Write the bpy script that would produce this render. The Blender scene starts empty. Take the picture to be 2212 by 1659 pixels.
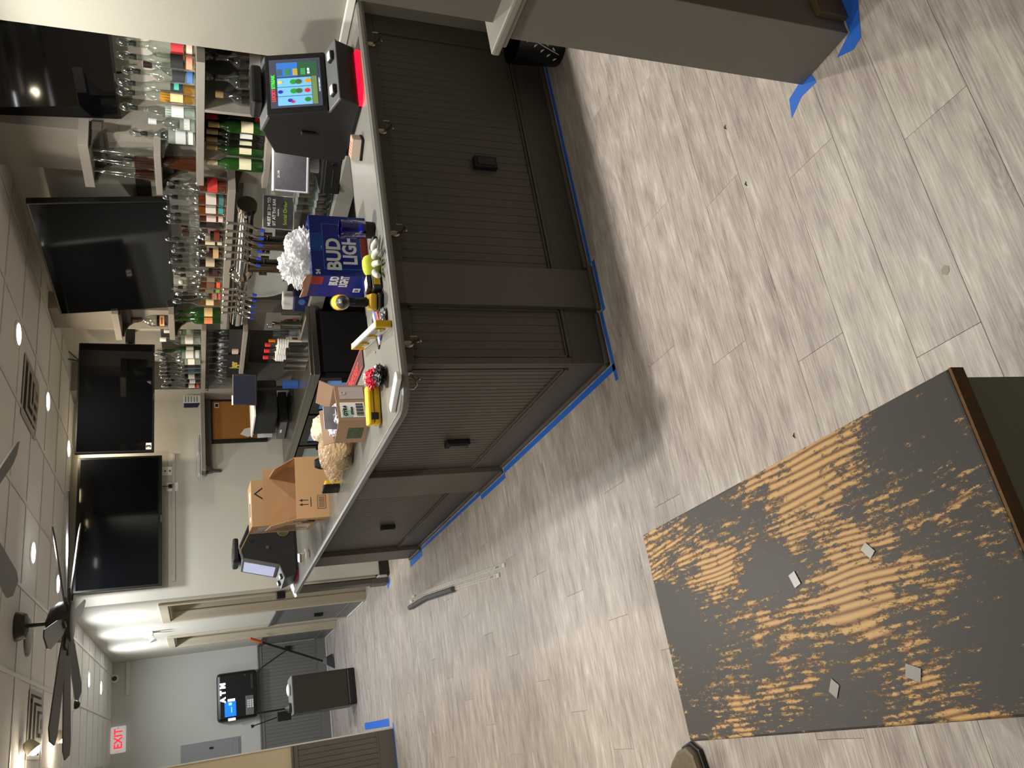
import bpy, bmesh, math, random
from mathutils import Vector, Matrix
R = math.radians
C = bpy.context.scene.collection
random.seed(7)
# ------------------------------------------------------------ camera (solved from the photograph's own vanishing lines)
F, PITCH, ROLL, YAW, EYE = 1731.7, .378915, .01301, .406859, 1.7
_f0 = Vector((math.sin(YAW), math.cos(YAW), 0)); _r0 = Vector((math.cos(YAW), -math.sin(YAW), 0)); _u0 = Vector((0, 0, 1))
_f = _f0*math.cos(PITCH) - _u0*math.sin(PITCH); _d = -(_u0*math.cos(PITCH) + _f0*math.sin(PITCH))
_r = _r0*math.cos(ROLL) + _d*math.sin(ROLL); _d = -_r0*math.sin(ROLL) + _d*math.cos(ROLL)
cam = bpy.data.cameras.new('camera'); camo = bpy.data.objects.new('camera', cam); C.objects.link(camo)
cam.sensor_fit = 'HORIZONTAL'; cam.sensor_width = 36; cam.lens = 36*F/2212; cam.clip_start = .05
m3 = Matrix((_d, _r, -_f)).transposed(); camo.matrix_world = Matrix.Translation((0, 0, EYE)) @ m3.to_4x4()
bpy.context.scene.camera = camo
EYEP = Vector((0, 0, EYE))
def ray(x, y):
    u, v = 1659-y, x
    return _r*((u-829.5)/F) + _d*((v-1106)/F) + _f
def PZ(x, y, z=0): d = ray(x, y); return EYEP + d*((z-EYE)/d.z)
def PX(x, y, X): d = ray(x, y); return EYEP + d*(X/d.x)
def PY(x, y, Y): d = ray(x, y); return EYEP + d*(Y/d.y)
def proj(p):
    q = Vector(p) - EYEP; z = q.dot(_f)
    if z < .05: return None
    return (1106 + F*q.dot(_d)/z, 1659 - (829.5 + F*q.dot(_r)/z))
def in_view(pts, m=60):
    for p in pts:
        q = proj(p)
        if q and -m < q[0] < 2212+m and -m < q[1] < 1659+m: return True
    return False
# ------------------------------------------------------------ world + exposure
sc = bpy.context.scene
w = bpy.data.worlds.new('world'); sc.world = w; w.use_nodes = True
w.node_tree.nodes['Background'].inputs[0].default_value = (.6, .65, .75, 1); w.node_tree.nodes['Background'].inputs[1].default_value = .05
sc.view_settings.view_transform = 'Standard'; sc.view_settings.look = 'None'; sc.view_settings.gamma = 1
sc.view_settings.use_curve_mapping = False; sc.view_settings.exposure = 0.12
WARM, COOL, NEUT = (1, .84, .64), (.93, .97, 1.0), (1, .95, .87)
# (x, y, colour, watts) of the recessed ceiling lamps
LAMPS = [(2.585, 5.12, WARM, 15), (2.60, 6.25, WARM, 13), (2.62, 7.36, WARM, 6), (1.43, 6.04, COOL, 14), (1.43, 7.14, COOL, 11),
         (.90, 8.31, COOL, 14), (.90, 9.39, COOL, 15), (.91, 10.55, COOL, 14),
         (2.60, 3.12, NEUT, 31), (1.62, 3.22, NEUT, 30), (.28, 3.22, NEUT, 21), (-1.0, 3.30, NEUT, 18),
         (.45, .95, NEUT, 8), (2.6, -.6, WARM, 4), (-1.6, 1.2, NEUT, 8), (-1.2, 5.6, WARM, 12), (-.8, 9.6, COOL, 11)]
# ------------------------------------------------------------ materials
MT = {}
def lin(c): return tuple((v/255/12.92 if v/255 <= .04045 else ((v/255+.055)/1.055)**2.4) for v in c)
def mat(name, rgb=(128, 128, 128), rough=.5, metal=0, noise=0, scale=8, bump=0, emit=0, alpha=None, trans=0, ior=1.45, coat=0):
    """rgb in sRGB 0-255; noise = relative colour mottling; bump = fine relief"""
    if name in MT: return MT[name]
    m = bpy.data.materials.new(name); m.use_nodes = True; MT[name] = m
    nt = m.node_tree; b = nt.nodes['Principled BSDF']; c = lin(rgb)
    b.inputs['Base Color'].default_value = (*c, 1); b.inputs['Roughness'].default_value = rough; b.inputs['Metallic'].default_value = metal
    b.inputs['Transmission Weight'].default_value = trans; b.inputs['IOR'].default_value = ior; b.inputs['Coat Weight'].default_value = coat
    if alpha is not None: b.inputs['Alpha'].default_value = alpha
    if emit:
        b.inputs['Emission Color'].default_value = (*c, 1); b.inputs['Emission Strength'].default_value = emit
    if noise or bump:
        tc = nt.nodes.new('ShaderNodeTexCoord'); n = nt.nodes.new('ShaderNodeTexNoise'); n.inputs['Scale'].default_value = scale; n.inputs['Detail'].default_value = 6
        nt.links.new(tc.outputs['Object'], n.inputs['Vector'])
        if noise:
            mx = nt.nodes.new('ShaderNodeMix'); mx.data_type = 'RGBA'
            mx.inputs[6].default_value = (*[v*(1-noise) for v in c], 1); mx.inputs[7].default_value = (*[min(1, v*(1+noise)) for v in c], 1)
            nt.links.new(n.outputs['Fac'], mx.inputs[0]); nt.links.new(mx.outputs[2], b.inputs['Base Color'])
        if bump:
            n2 = nt.nodes.new('ShaderNodeTexNoise'); n2.inputs['Scale'].default_value = scale*9; n2.inputs['Detail'].default_value = 3
            nt.links.new(tc.outputs['Object'], n2.inputs['Vector'])
            bp = nt.nodes.new('ShaderNodeBump'); bp.inputs['Strength'].default_value = bump; bp.inputs['Distance'].default_value = .003
            nt.links.new(n2.outputs['Fac'], bp.inputs['Height']); nt.links.new(bp.outputs['Normal'], b.inputs['Normal'])
    return m
def glass(name, tint=(245, 250, 248), fac=.16, gloss=.04):
    if name in MT: return MT[name]
    m = bpy.data.materials.new(name); m.use_nodes = True; MT[name] = m; nt = m.node_tree; nt.nodes.clear()
    o = nt.nodes.new('ShaderNodeOutputMaterial'); t = nt.nodes.new('ShaderNodeBsdfTransparent'); g = nt.nodes.new('ShaderNodeBsdfGlossy')
    t.inputs[0].default_value = (*lin(tint), 1); g.inputs['Roughness'].default_value = gloss; g.inputs[0].default_value = (.95, .97, 1, 1)
    lw = nt.nodes.new('ShaderNodeLayerWeight'); lw.inputs[0].default_value = fac
    mx = nt.nodes.new('ShaderNodeMixShader'); nt.links.new(lw.outputs['Facing'], mx.inputs[0])
    mp = nt.nodes.new('ShaderNodeMath'); mp.operation = 'MULTIPLY_ADD'; mp.inputs[1].default_value = .8; mp.inputs[2].default_value = .09
    nt.links.new(lw.outputs['Facing'], mp.inputs[0]); nt.links.new(mp.outputs[0], mx.inputs[0])
    nt.links.new(t.outputs[0], mx.inputs[1]); nt.links.new(g.outputs[0], mx.inputs[2]); nt.links.new(mx.outputs[0], o.inputs[0])
    return m
def nodes(m): return m.node_tree, m.node_tree.nodes['Principled BSDF']
def ramp(nt, stops):
    r = nt.nodes.new('ShaderNodeValToRGB'); e = r.color_ramp.elements
    while len(e) < len(stops): e.new(.5)
    for i, (p, c) in enumerate(stops): e[i].position = p; e[i].color = (*lin(c), 1) if max(c) > 1 else (*c, 1)
    return r
def plank_mat():
    m = mat('vinyl_plank', (170, 160, 150), .42); nt, b = nodes(m); N = nt.nodes.new; L = nt.links.new
    tc = N('ShaderNodeTexCoord'); oi = N('ShaderNodeObjectInfo')
    off = N('ShaderNodeCombineXYZ'); mul = N('ShaderNodeMath'); mul.operation = 'MULTIPLY'; mul.inputs[1].default_value = 37
    L(oi.outputs['Random'], mul.inputs[0]); L(mul.outputs[0], off.inputs[0]); L(mul.outputs[0], off.inputs[1])
    add = N('ShaderNodeVectorMath'); add.operation = 'ADD'; L(tc.outputs['Object'], add.inputs[0]); L(off.outputs[0], add.inputs[1])
    mp = N('ShaderNodeMapping'); mp.inputs['Scale'].default_value = (1.0, 7, 1); L(add.outputs[0], mp.inputs[0])
    # slow warp makes cathedral grain; rings of the warped field give grain lines
    n1 = N('ShaderNodeTexNoise'); n1.inputs['Scale'].default_value = 1.6; n1.inputs['Detail'].default_value = 2; L(mp.outputs[0], n1.inputs['Vector'])
    mr = N('ShaderNodeMath'); mr.operation = 'MULTIPLY'; mr.inputs[1].default_value = 42; L(n1.outputs['Fac'], mr.inputs[0])
    sn = N('ShaderNodeMath'); sn.operation = 'SINE'; L(mr.outputs[0], sn.inputs[0])
    mp2 = N('ShaderNodeMapping'); mp2.inputs['Scale'].default_value = (4, 90, 1); L(add.outputs[0], mp2.inputs[0])
    n2 = N('ShaderNodeTexNoise'); n2.inputs['Scale'].default_value = 2.2; n2.inputs['Detail'].default_value = 5; L(mp2.outputs[0], n2.inputs['Vector'])
    mp3 = N('ShaderNodeMapping'); mp3.inputs['Scale'].default_value = (1.6, 5, 1); L(add.outputs[0], mp3.inputs[0])
    n3 = N('ShaderNodeTexNoise'); n3.inputs['Scale'].default_value = 2.6; n3.inputs['Detail'].default_value = 4; n3.inputs['Roughness'].default_value = .65; L(mp3.outputs[0], n3.inputs['Vector'])
    vk = N('ShaderNodeTexVoronoi'); mp4 = N('ShaderNodeMapping'); mp4.inputs['Scale'].default_value = (1.6, 5.2, 1); L(add.outputs[0], mp4.inputs[0]); L(mp4.outputs[0], vk.inputs['Vector']); vk.inputs['Scale'].default_value = 1.0
    kn = N('ShaderNodeMapRange'); kn.inputs['From Min'].default_value = .02; kn.inputs['From Max'].default_value = .22; kn.inputs['To Min'].default_value = 1; kn.inputs['To Max'].default_value = 0; L(vk.outputs['Distance'], kn.inputs[0])
    s1 = N('ShaderNodeMath'); s1.operation = 'MULTIPLY'; s1.inputs[1].default_value = .03; L(sn.outputs[0], s1.inputs[0])
    s2 = N('ShaderNodeMath'); s2.operation = 'MULTIPLY_ADD'; s2.inputs[1].default_value = .7; L(n2.outputs['Fac'], s2.inputs[0]); L(s1.outputs[0], s2.inputs[2])
    s3 = N('ShaderNodeMath'); s3.operation = 'MULTIPLY_ADD'; s3.inputs[1].default_value = .62; L(n3.outputs['Fac'], s3.inputs[0]); L(s2.outputs[0], s3.inputs[2])
    s4 = N('ShaderNodeMath'); s4.operation = 'MULTIPLY_ADD'; s4.inputs[1].default_value = -.15; L(kn.outputs[0], s4.inputs[0]); L(s3.outputs[0], s4.inputs[2])
    s5 = N('ShaderNodeMath'); s5.operation = 'MULTIPLY_ADD'; s5.inputs[1].default_value = .07; L(oi.outputs['Random'], s5.inputs[0]); L(s4.outputs[0], s5.inputs[2])
    kr = N('ShaderNodeMath'); kr.operation = 'MULTIPLY'; kr.inputs[1].default_value = 150; L(vk.outputs['Distance'], kr.inputs[0])
    ks = N('ShaderNodeMath'); ks.operation = 'SINE'; L(kr.outputs[0], ks.inputs[0])
    km = N('ShaderNodeMath'); km.operation = 'MULTIPLY'; L(ks.outputs[0], km.inputs[0]); L(kn.outputs[0], km.inputs[1])
    s6 = N('ShaderNodeMath'); s6.operation = 'MULTIPLY_ADD'; s6.inputs[1].default_value = .07; L(km.outputs[0], s6.inputs[0]); L(s5.outputs[0], s6.inputs[2])
    rp = ramp(nt, [(.34, (112, 101, 97)), (.55, (152, 142, 134)), (.73, (180, 171, 162)), (.95, (206, 199, 190))])
    L(s6.outputs[0], rp.inputs[0])
    ln = N('ShaderNodeMapRange'); ln.inputs['From Min'].default_value = .86; ln.inputs['From Max'].default_value = 1; L(sn.outputs[0], ln.inputs[0])
    lm = N('ShaderNodeMapRange'); lm.inputs['From Min'].default_value = .5; lm.inputs['From Max'].default_value = .68; lm.inputs['To Max'].default_value = .75; L(n3.outputs['Fac'], lm.inputs[0])
    lq = N('ShaderNodeMath'); lq.operation = 'MULTIPLY'; L(ln.outputs[0], lq.inputs[0]); L(lm.outputs[0], lq.inputs[1])
    lx = N('ShaderNodeMix'); lx.data_type = 'RGBA'; lx.inputs[7].default_value = (*lin((212, 205, 196)), 1); L(lq.outputs[0], lx.inputs[0]); L(rp.outputs[0], lx.inputs[6])
    L(lx.outputs[2], b.inputs['Base Color'])
    bp = N('ShaderNodeBump'); bp.inputs['Strength'].default_value = .12; bp.inputs['Distance'].default_value = .002; L(s2.outputs[0], bp.inputs['Height']); L(bp.outputs[0], b.inputs['Normal'])
    return m
def worn_board_mat():
    """pine planks with rubbed-off charcoal paint"""
    m = mat('worn_pine', (190, 140, 80), .45); nt, b = nodes(m); N = nt.nodes.new; L = nt.links.new
    tc = N('ShaderNodeTexCoord'); mp = N('ShaderNodeMapping'); mp.inputs['Scale'].default_value = (2.2, .9, 1); L(tc.outputs['Object'], mp.inputs[0])
    n1 = N('ShaderNodeTexNoise'); n1.inputs['Scale'].default_value = 2.2; n1.inputs['Detail'].default_value = 1.5; L(mp.outputs[0], n1.inputs['Vector'])
    sx = N('ShaderNodeSeparateXYZ'); L(tc.outputs['Object'], sx.inputs[0])
    fx = N('ShaderNodeMath'); fx.operation = 'MULTIPLY'; fx.inputs[1].default_value = 560; L(sx.outputs[0], fx.inputs[0])
    mr = N('ShaderNodeMath'); mr.operation = 'MULTIPLY_ADD'; mr.inputs[1].default_value = 62; L(n1.outputs['Fac'], mr.inputs[0]); L(fx.outputs[0], mr.inputs[2])
    sn = N('ShaderNodeMath'); sn.operation = 'SINE'; L(mr.outputs[0], sn.inputs[0])
    g = N('ShaderNodeMath'); g.operation = 'MULTIPLY_ADD'; g.inputs[1].default_value = .5; g.inputs[2].default_value = .5; L(sn.outputs[0], g.inputs[0])
    wood = ramp(nt, [(.0, (126, 84, 44)), (.2, (166, 120, 66)), (.5, (196, 152, 90)), (1, (212, 172, 108))]); L(g.outputs[0], wood.inputs[0])
    big = N('ShaderNodeTexNoise'); big.inputs['Scale'].default_value = 5.2; big.inputs['Detail'].default_value = 1; big.inputs['Roughness'].default_value = .4
    mpb = N('ShaderNodeMapping'); mpb.inputs['Location'].default_value = (2.3, .4, 0); mpb.inputs['Scale'].default_value = (1.25, .8, 1); L(tc.outputs['Object'], mpb.inputs[0]); L(mpb.outputs[0], big.inputs['Vector'])
    fine = N('ShaderNodeTexNoise'); fine.inputs['Scale'].default_value = 55; fine.inputs['Detail'].default_value = 8; fine.inputs['Roughness'].default_value = .85
    mpf = N('ShaderNodeMapping'); mpf.inputs['Scale'].default_value = (1, .35, 1); L(tc.outputs['Object'], mpf.inputs[0]); L(mpf.outputs[0], fine.inputs['Vector'])
    a1 = N('ShaderNodeMath'); a1.operation = 'MULTIPLY_ADD'; a1.inputs[1].default_value = 1.9; L(fine.outputs['Fac'], a1.inputs[0])
    b1 = N('ShaderNodeMath'); b1.operation = 'MULTIPLY'; b1.inputs[1].default_value = 1.25; L(big.outputs['Fac'], b1.inputs[0]); L(b1.outputs[0], a1.inputs[2])
    a2 = N('ShaderNodeMath'); a2.operation = 'MULTIPLY_ADD'; a2.inputs[1].default_value = -.06; L(g.outputs[0], a2.inputs[0]); L(a1.outputs[0], a2.inputs[2])
    cut = N('ShaderNodeMapRange'); cut.inputs['From Min'].default_value = 1.41; cut.inputs['From Max'].default_value = 1.50; L(a2.outputs[0], cut.inputs[0])
    mx = N('ShaderNodeMix'); mx.data_type = 'RGBA'; L(cut.outputs[0], mx.inputs[0]); L(wood.outputs[0], mx.inputs[6]); mx.inputs[7].default_value = (*lin((58, 54, 49)), 1)
    L(mx.outputs[2], b.inputs['Base Color'])
    bp = N('ShaderNodeBump'); bp.inputs['Strength'].default_value = .3; bp.inputs['Distance'].default_value = .001; L(cut.outputs[0], bp.inputs['Height']); L(bp.outputs[0], b.inputs['Normal'])
    return m
PLANK = plank_mat(); BOARD = worn_board_mat()
CREAM = mat('cream_paint', (205, 201, 188), .6, bump=.15, scale=20)
TILE = mat('ceiling_tile', (226, 224, 219), .85, noise=.04, scale=30, bump=.5)
TEE = mat('white_tee', (222, 220, 214), .45)
GREY = mat('taupe_grey_paint', (76, 71, 63), .42, bump=.1, scale=18)        # bar fronts, wainscot
PALE = mat('pale_grey_paint', (146, 141, 131), .5, bump=.1, scale=18)          # pilasters, shelves
TRIMW = mat('white_trim', (214, 212, 204), .4)
BEIGE = mat('beige_paint', (196, 182, 150), .6)
STONE = mat('grey_laminate', (122, 122, 117), .3, noise=.12, scale=14)
EDGE = mat('grey_laminate_edge', (104, 103, 98), .35)
STEEL = mat('brushed_steel', (150, 148, 142), .28, 1, noise=.06, scale=30)
CHROME = mat('chrome', (205, 203, 198), .10, 1)
BLACK = mat('black_plastic', (22, 22, 22), .35)
MBLACK = mat('matt_black', (16, 16, 16), .6)
SCREEN = mat('tv_screen', (9, 10, 12), .05)
DGREY = mat('dark_grey_plastic', (52, 52, 52), .4)
TAPE = mat('blue_tape', (38, 104, 205), .6)
CARD = mat('cardboard', (176, 138, 98), .75, noise=.08, scale=6)
CARDD = mat('cardboard_inside', (150, 112, 76), .8)
WHITE = mat('white_plastic', (235, 235, 232), .4)
PAPER = mat('paper', (225, 225, 222), .7)
YEL = mat('tool_yellow', (226, 182, 32), .4)
CLEAR = glass('clear_glass', (228, 234, 230), .3, .06); CLEARP = glass('clear_plastic', (240, 244, 246), .2, .12)
# ------------------------------------------------------------ mesh helpers
class MB:
    def __init__(s): s.v = []; s.f = []
    def add(s, vs, fs, M=None):
        n = len(s.v); s.v += [tuple(M @ Vector(p)) if M else tuple(p) for p in vs]; s.f += [tuple(i+n for i in f) for f in fs]; return s
    def box(s, x0, x1, y0, y1, z0, z1, M=None):
        return s.add([(x0, y0, z0), (x1, y0, z0), (x1, y1, z0), (x0, y1, z0), (x0, y0, z1), (x1, y0, z1), (x1, y1, z1), (x0, y1, z1)],
                     [(0, 3, 2, 1), (4, 5, 6, 7), (0, 1, 5, 4), (1, 2, 6, 5), (2, 3, 7, 6), (3, 0, 4, 7)], M)
    def prism(s, poly, a, b, axis='x', M=None):
        """poly = 2D outline; extruded from a to b along axis"""
        n = len(poly); P = {'x': lambda p, t: (t, p[0], p[1]), 'y': lambda p, t: (p[0], t, p[1]), 'z': lambda p, t: (p[0], p[1], t)}[axis]
        return s.add([P(p, a) for p in poly]+[P(p, b) for p in poly], [tuple(range(n))[::-1], tuple(range(n, 2*n))]+[(i, (i+1) % n, n+(i+1) % n, n+i) for i in range(n)], M)
    def lathe(s, prof, n=16, c=(0, 0, 0), M=None):
        vs = []; fs = []; k = len(prof)
        for j in range(n):
            a = 2*math.pi*j/n
            for r, z in prof: vs.append((c[0]+r*math.cos(a), c[1]+r*math.sin(a), c[2]+z))
        for j in range(n):
            for i in range(k-1): fs.append((j*k+i, ((j+1) % n)*k+i, ((j+1) % n)*k+i+1, j*k+i+1))
        if prof[0][0] > 1e-5: fs.append(tuple(j*k for j in range(n))[::-1])
        if prof[-1][0] > 1e-5: fs.append(tuple(j*k+k-1 for j in range(n)))
        return s.add(vs, fs, M)
    def cyl(s, a, b, r, n=14, r2=None):
        a = Vector(a); b = Vector(b); d = b-a; M = Matrix.Translation(a) @ d.to_track_quat('Z', 'Y').to_matrix().to_4x4()
        return s.lathe([(r, 0), (r if r2 is None else r2, d.length)], n, M=M)
    def tube(s, pts, r, n=8):
        pts = [Vector(p) for p in pts]; rr = r if isinstance(r, (list, tuple)) else [r]*len(pts); vs = []; fs = []; up = Vector((0, 0, 1))
        t0 = (pts[1]-pts[0]).normalized(); nrm = t0.orthogonal().normalized()
        for i, p in enumerate(pts):
            t = ((pts[min(i+1, len(pts)-1)]-pts[max(i-1, 0)])).normalized(); nrm = (nrm - t*nrm.dot(t)).normalized(); bn = t.cross(nrm)
            for j in range(n): a = 2*math.pi*j/n; vs.append(p+(nrm*math.cos(a)+bn*math.sin(a))*rr[i])
        for i in range(len(pts)-1):
            for j in range(n): fs.append((i*n+j, i*n+(j+1) % n, (i+1)*n+(j+1) % n, (i+1)*n+j))
        fs.append(tuple(range(n))[::-1]); fs.append(tuple(range((len(pts)-1)*n, len(pts)*n)))
        return s.add(vs, fs)
    def ball(s, c, r, n=12, k=8, sc=(1, 1, 1)):
        M = Matrix.Translation(c) @ Matrix.Diagonal((*sc, 1))
        return s.lathe([(max(1e-6, r*math.sin(math.pi*i/k)), -r*math.cos(math.pi*i/k)) for i in range(k+1)], n, M=M)
    def build(s, name, m, parent=None, smooth=False, bevel=0, loc=None):
        me = bpy.data.meshes.new(name); me.from_pydata([tuple(v) for v in s.v], [], s.f); me.update()
        bm = bmesh.new(); bm.from_mesh(me); bmesh.ops.recalc_face_normals(bm, faces=bm.faces); bm.to_mesh(me); bm.free()
        if smooth: me.shade_smooth(); me.set_sharp_from_angle(angle=R(38))
        o = bpy.data.objects.new(name, me); C.objects.link(o); me.materials.append(m)
        if parent: o.parent = parent
        if loc: o.location = loc
        if bevel:
            b = o.modifiers.new('bevel', 'BEVEL'); b.width = bevel; b.segments = 2; b.limit_method = 'ANGLE'
        return o
def thing(name, label, cat, loc=(0, 0, 0), rz=0, group=None):
    o = bpy.data.objects.new(name, None); C.objects.link(o); o.empty_display_size = .05
    o.location = loc; o.rotation_euler = (0, 0, R(rz)); o['label'] = label; o['category'] = cat
    if group: o['group'] = group
    return o
def tag(o, label, cat, group=None):
    o['label'] = label; o['category'] = cat
    if group: o['group'] = group
    return o
def struct(name, mb, m, **k):
    o = mb.build(name, m, **k); o['kind'] = 'structure'; return o
def box(name, m, x0, x1, y0, y1, z0, z1, parent=None, bevel=0, M=None): return MB().box(x0, x1, y0, y1, z0, z1, M).build(name, m, parent, bevel=bevel)
def dup(o, parent=None):
    c = o.copy(); C.objects.link(c); c.parent = parent
    for ch in list(o.children): dup(ch, c)
    return c
def text(s, size, m, parent, loc, rot=(90, 0, 0), name='lettering', ext=.0006, align='CENTER', sx=1, bold=0):
    cu = bpy.data.curves.new('txt', 'FONT'); cu.body = s; cu.size = size; cu.extrude = ext; cu.align_x = align; cu.align_y = 'CENTER'; cu.offset = bold; cu.resolution_u = 3
    t = bpy.data.objects.new('txt', cu); C.objects.link(t); bpy.context.view_layer.update()
    me = bpy.data.meshes.new_from_object(t.evaluated_get(bpy.context.evaluated_depsgraph_get())); bpy.data.objects.remove(t)
    me.materials.clear(); me.materials.append(m); o = bpy.data.objects.new(name, me); C.objects.link(o)
    o.location = loc; o.rotation_euler = [R(a) for a in rot]; o.scale = (sx, 1, 1); o.parent = parent
    return o
def beadboard(L, H, pitch=.04, d=.005):
    """beaded panel in local XZ, face towards -Y"""
    n = max(1, round(L/pitch)); p = L/n; prof = []
    for i in range(n):
        x = i*p; prof += [(x+.003, 0), (x+p-.003, 0), (x+p-.0015, d)]; prof += [(x+p+.0015, d)] if i < n-1 else []
    prof = [(0, 0)]+prof[1:-1]+[(L, 0)]
    k = len(prof); poly = prof+[(L, .012), (0, .012)]
    return MB().prism(poly, 0, H, 'z')
# ============================================================ SETTING
CE = 2.70
YB, XO, XB, YE = 11.95, 1.31, 3.42, 7.60      # far wall, wall with the openings, back-bar wall, bar end wall
# ---- floor: slab + planks laid along X
fl = struct('floor', MB().box(-4.2, 5, -3, 12.1, -.08, -.004), mat('floor_underlay', (120, 112, 104), .7))
PW, PL, GAP = .195, 1.22, .0004
pm = MB().box(GAP, PL-GAP, GAP, PW-GAP, -.006, 0)
plank0 = pm.build('plank', PLANK, fl, bevel=.0008); plank_me = plank0.data; first = True
rest = MB(); cnt = 0
row = 0; y = -2.93
while y < YB:
    off = (row*.43) % 1 * PL
    x = -4.2 - off
    while x < 4.9:
        hid = (x > 1.36 and x+PL < 5 and y > 2.9) or (y+PW > YB+.1)
        if not hid:
            vis = in_view([(x+a, y+c, 0) for a in (0, PL/3, PL*2/3, PL) for c in (0, PW)], 0)
            if vis and cnt < 299:
                if first: o = plank0; first = False
                else: o = plank0.copy(); C.objects.link(o); o.parent = fl
                o.location = (x, y, 0); cnt += 1
            elif x > -3 and y > -2.5:
                rest.box(x+GAP, x+PL-GAP, y+GAP, y+PW-GAP, -.006, 0)
        x += PL
    y += PW; row += 1
ro = rest.build('plank_field', PLANK, fl); ro['kind'] = 'stuff'
# ---- ceiling grid and tiles
ce = struct('ceiling', MB().box(-4.2, 5, -3, 12.1, CE+.03, CE+.1), TILE)
G = .522; gx0 = 1.155; gy0 = 9.914
fars = MB(); t0 = MB().box(.012, G-.012, .012, G-.012, .002, .02).build('ceiling_tile', TILE, ce); t0n = 0
i0 = int((gx0+4.2)/G)+1
for i in range(-i0, 8):
    for j in range(-26, 5):
        x = gx0+i*G; y = gy0+j*G
        if x > 3.4 or y > YB or y < -3: continue
        if (x > 1.2 and y > YE): continue
        if in_view([(x, y, CE), (x+G, y, CE), (x+G, y+G, CE), (x, y+G, CE), (x+G/2, y+G/2, CE)], 0):
            o = t0 if t0n == 0 else t0.copy()
            if t0n: C.objects.link(o); o.parent = ce
            o.location = (x, y, CE); t0n += 1
        else: fars.box(x+.012, x+G-.012, y+.012, y+G-.012, CE+.002, CE+.02)
fo = fars.build('tile_field', TILE, ce); fo['kind'] = 'stuff'
ct0 = None
for i in range(-i0, 6):
    x = gx0+i*G
    if x > 3.42: continue
    MB().prism([(x-.012, CE), (x+.012, CE), (x+.012, CE-.004), (x+.003, CE-.004), (x+.003, CE-.0), (x-.003, CE-.0), (x-.003, CE-.004), (x-.012, CE-.004)][:4]+[(x-.012, CE-.0041)], -3, YB if x < XO else YE, 'y').build('main_tee', TEE, ce)
cm = MB().box(-.004, G, -.012, .012, CE-.003, CE+.001)
crest = MB()
for j in range(-26, 5):
    y = gy0+j*G
    if y < -3 or y > YB: continue
    for i in range(-i0, 6):
        x = gx0+i*G
        if x > 3.3 or (x > 1.2 and y > YE): continue
        if in_view([(x, y, CE), (x+G, y, CE)], 0):
            if ct0 is None: ct0 = cm.build('cross_tee', TEE, ce); o = ct0
            else: o = ct0.copy(); C.objects.link(o); o.parent = ce
            o.location = (x, y, 0)
        else: crest.box(x, x+G, y-.012, y+.012, CE-.003, CE+.001)
o = crest.build('cross_tee_field', TEE, ce); o['kind'] = 'stuff'
# ---- walls
struct('wall_far', MB().box(-3.5, XO+.15, YB, YB+.12, 0, CE+.1), mat('cool_white_paint', (196, 197, 192), .6, bump=.12, scale=20))
struct('wall_left', MB().box(-4.2, -4.1, -3, 12.1, 0, CE+.1), CREAM)
struct('wall_behind', MB().box(-4.2, 5, -3.1, -3, 0, CE+.1), CREAM)
struct('wall_outer_right', MB().box(4.9, 5, -3, 12.1, 0, CE+.1), CREAM)
# wall with two cased openings, in the plane X = XO
OP = [(7.88, 8.80, 1.93), (10.07, 10.93, 1.93)]
wo = MB(); T = .16
ys = [YE, OP[0][0], OP[0][1], OP[1][0], OP[1][1], YB]
for a, b_ in ((0, 1), (2, 3), (4, 5)): wo.box(XO, XO+T, ys[a]+(.12 if a == 0 else 0), ys[b_], 0, CE+.1)
for a, b_, h in OP: wo.box(XO, XO+T, a, b_, h, CE+.1)
struct('wall_openings', wo, CREAM)
struct('wall_hall', MB().box(XO+1.3, XO+1.4, YE+.12, YB, 0, CE+.1), CREAM)
for k, (a, b_, h) in enumerate(OP):
    cs = MB(); W_ = .075
    cs.box(XO-.02, XO, a-W_, a, 0, h+W_); cs.box(XO-.02, XO, b_, b_+W_, 0, h+W_); cs.box(XO-.02, XO, a, b_, h, h+W_)
    cs.box(XO, XO+T+.01, a-.001, a+.018, 0, h); cs.box(XO, XO+T+.01, b_-.018, b_+.001, 0, h); cs.box(XO, XO+T+.01, a, b_, h-.018, h)
    cs.box(XO+.05, XO+.07, b_-.03, b_-.018, 0, h)
    struct('trim_%d' % (k+1), cs, mat('tan_casing', (188, 178, 156), .45), bevel=.003)
def wains(name, L, M, mm=GREY, H=.93, white=True):
    """wainscot: baseboard, beaded sheet, cap; local frame: x along, -y out of the wall"""
    root = struct(name, MB().box(0, L, -.016, 0, .0, .15), mm); root.matrix_world = M
    bb = beadboard(L, H-.17, .045).build('beadboard', mm, root); bb.location = (0, -.012, .15)
    MB().box(0, L, -.03, 0, H-.02, H).box(0, L, -.02, 0, H-.06, H-.02).build('cap_rail', mm, root, bevel=.004)
    MB().box(0, L, -.02, -.0, .15, .162).build('base_bead', mm, root)
    if white: MB().box(0, L, -.03, -.014, 0, .018).build('shoe_strip', TRIMW, root)
    return root
WG = mat('cool_grey_paint', (112, 112, 110), .45)
wains('baseboard_far', 4.6, Matrix.Translation((XO-4.62, YB, 0)), WG)
RY = Matrix.Rotation(R(-90), 4, 'Z')
for k, (a, b_) in enumerate(((8.89, 9.98), (11.02, 11.93))):
    wains('baseboard_openings_%d' % (k+1), b_-a, Matrix.Translation((XO, b_, 0)) @ RY, WG)
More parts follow.
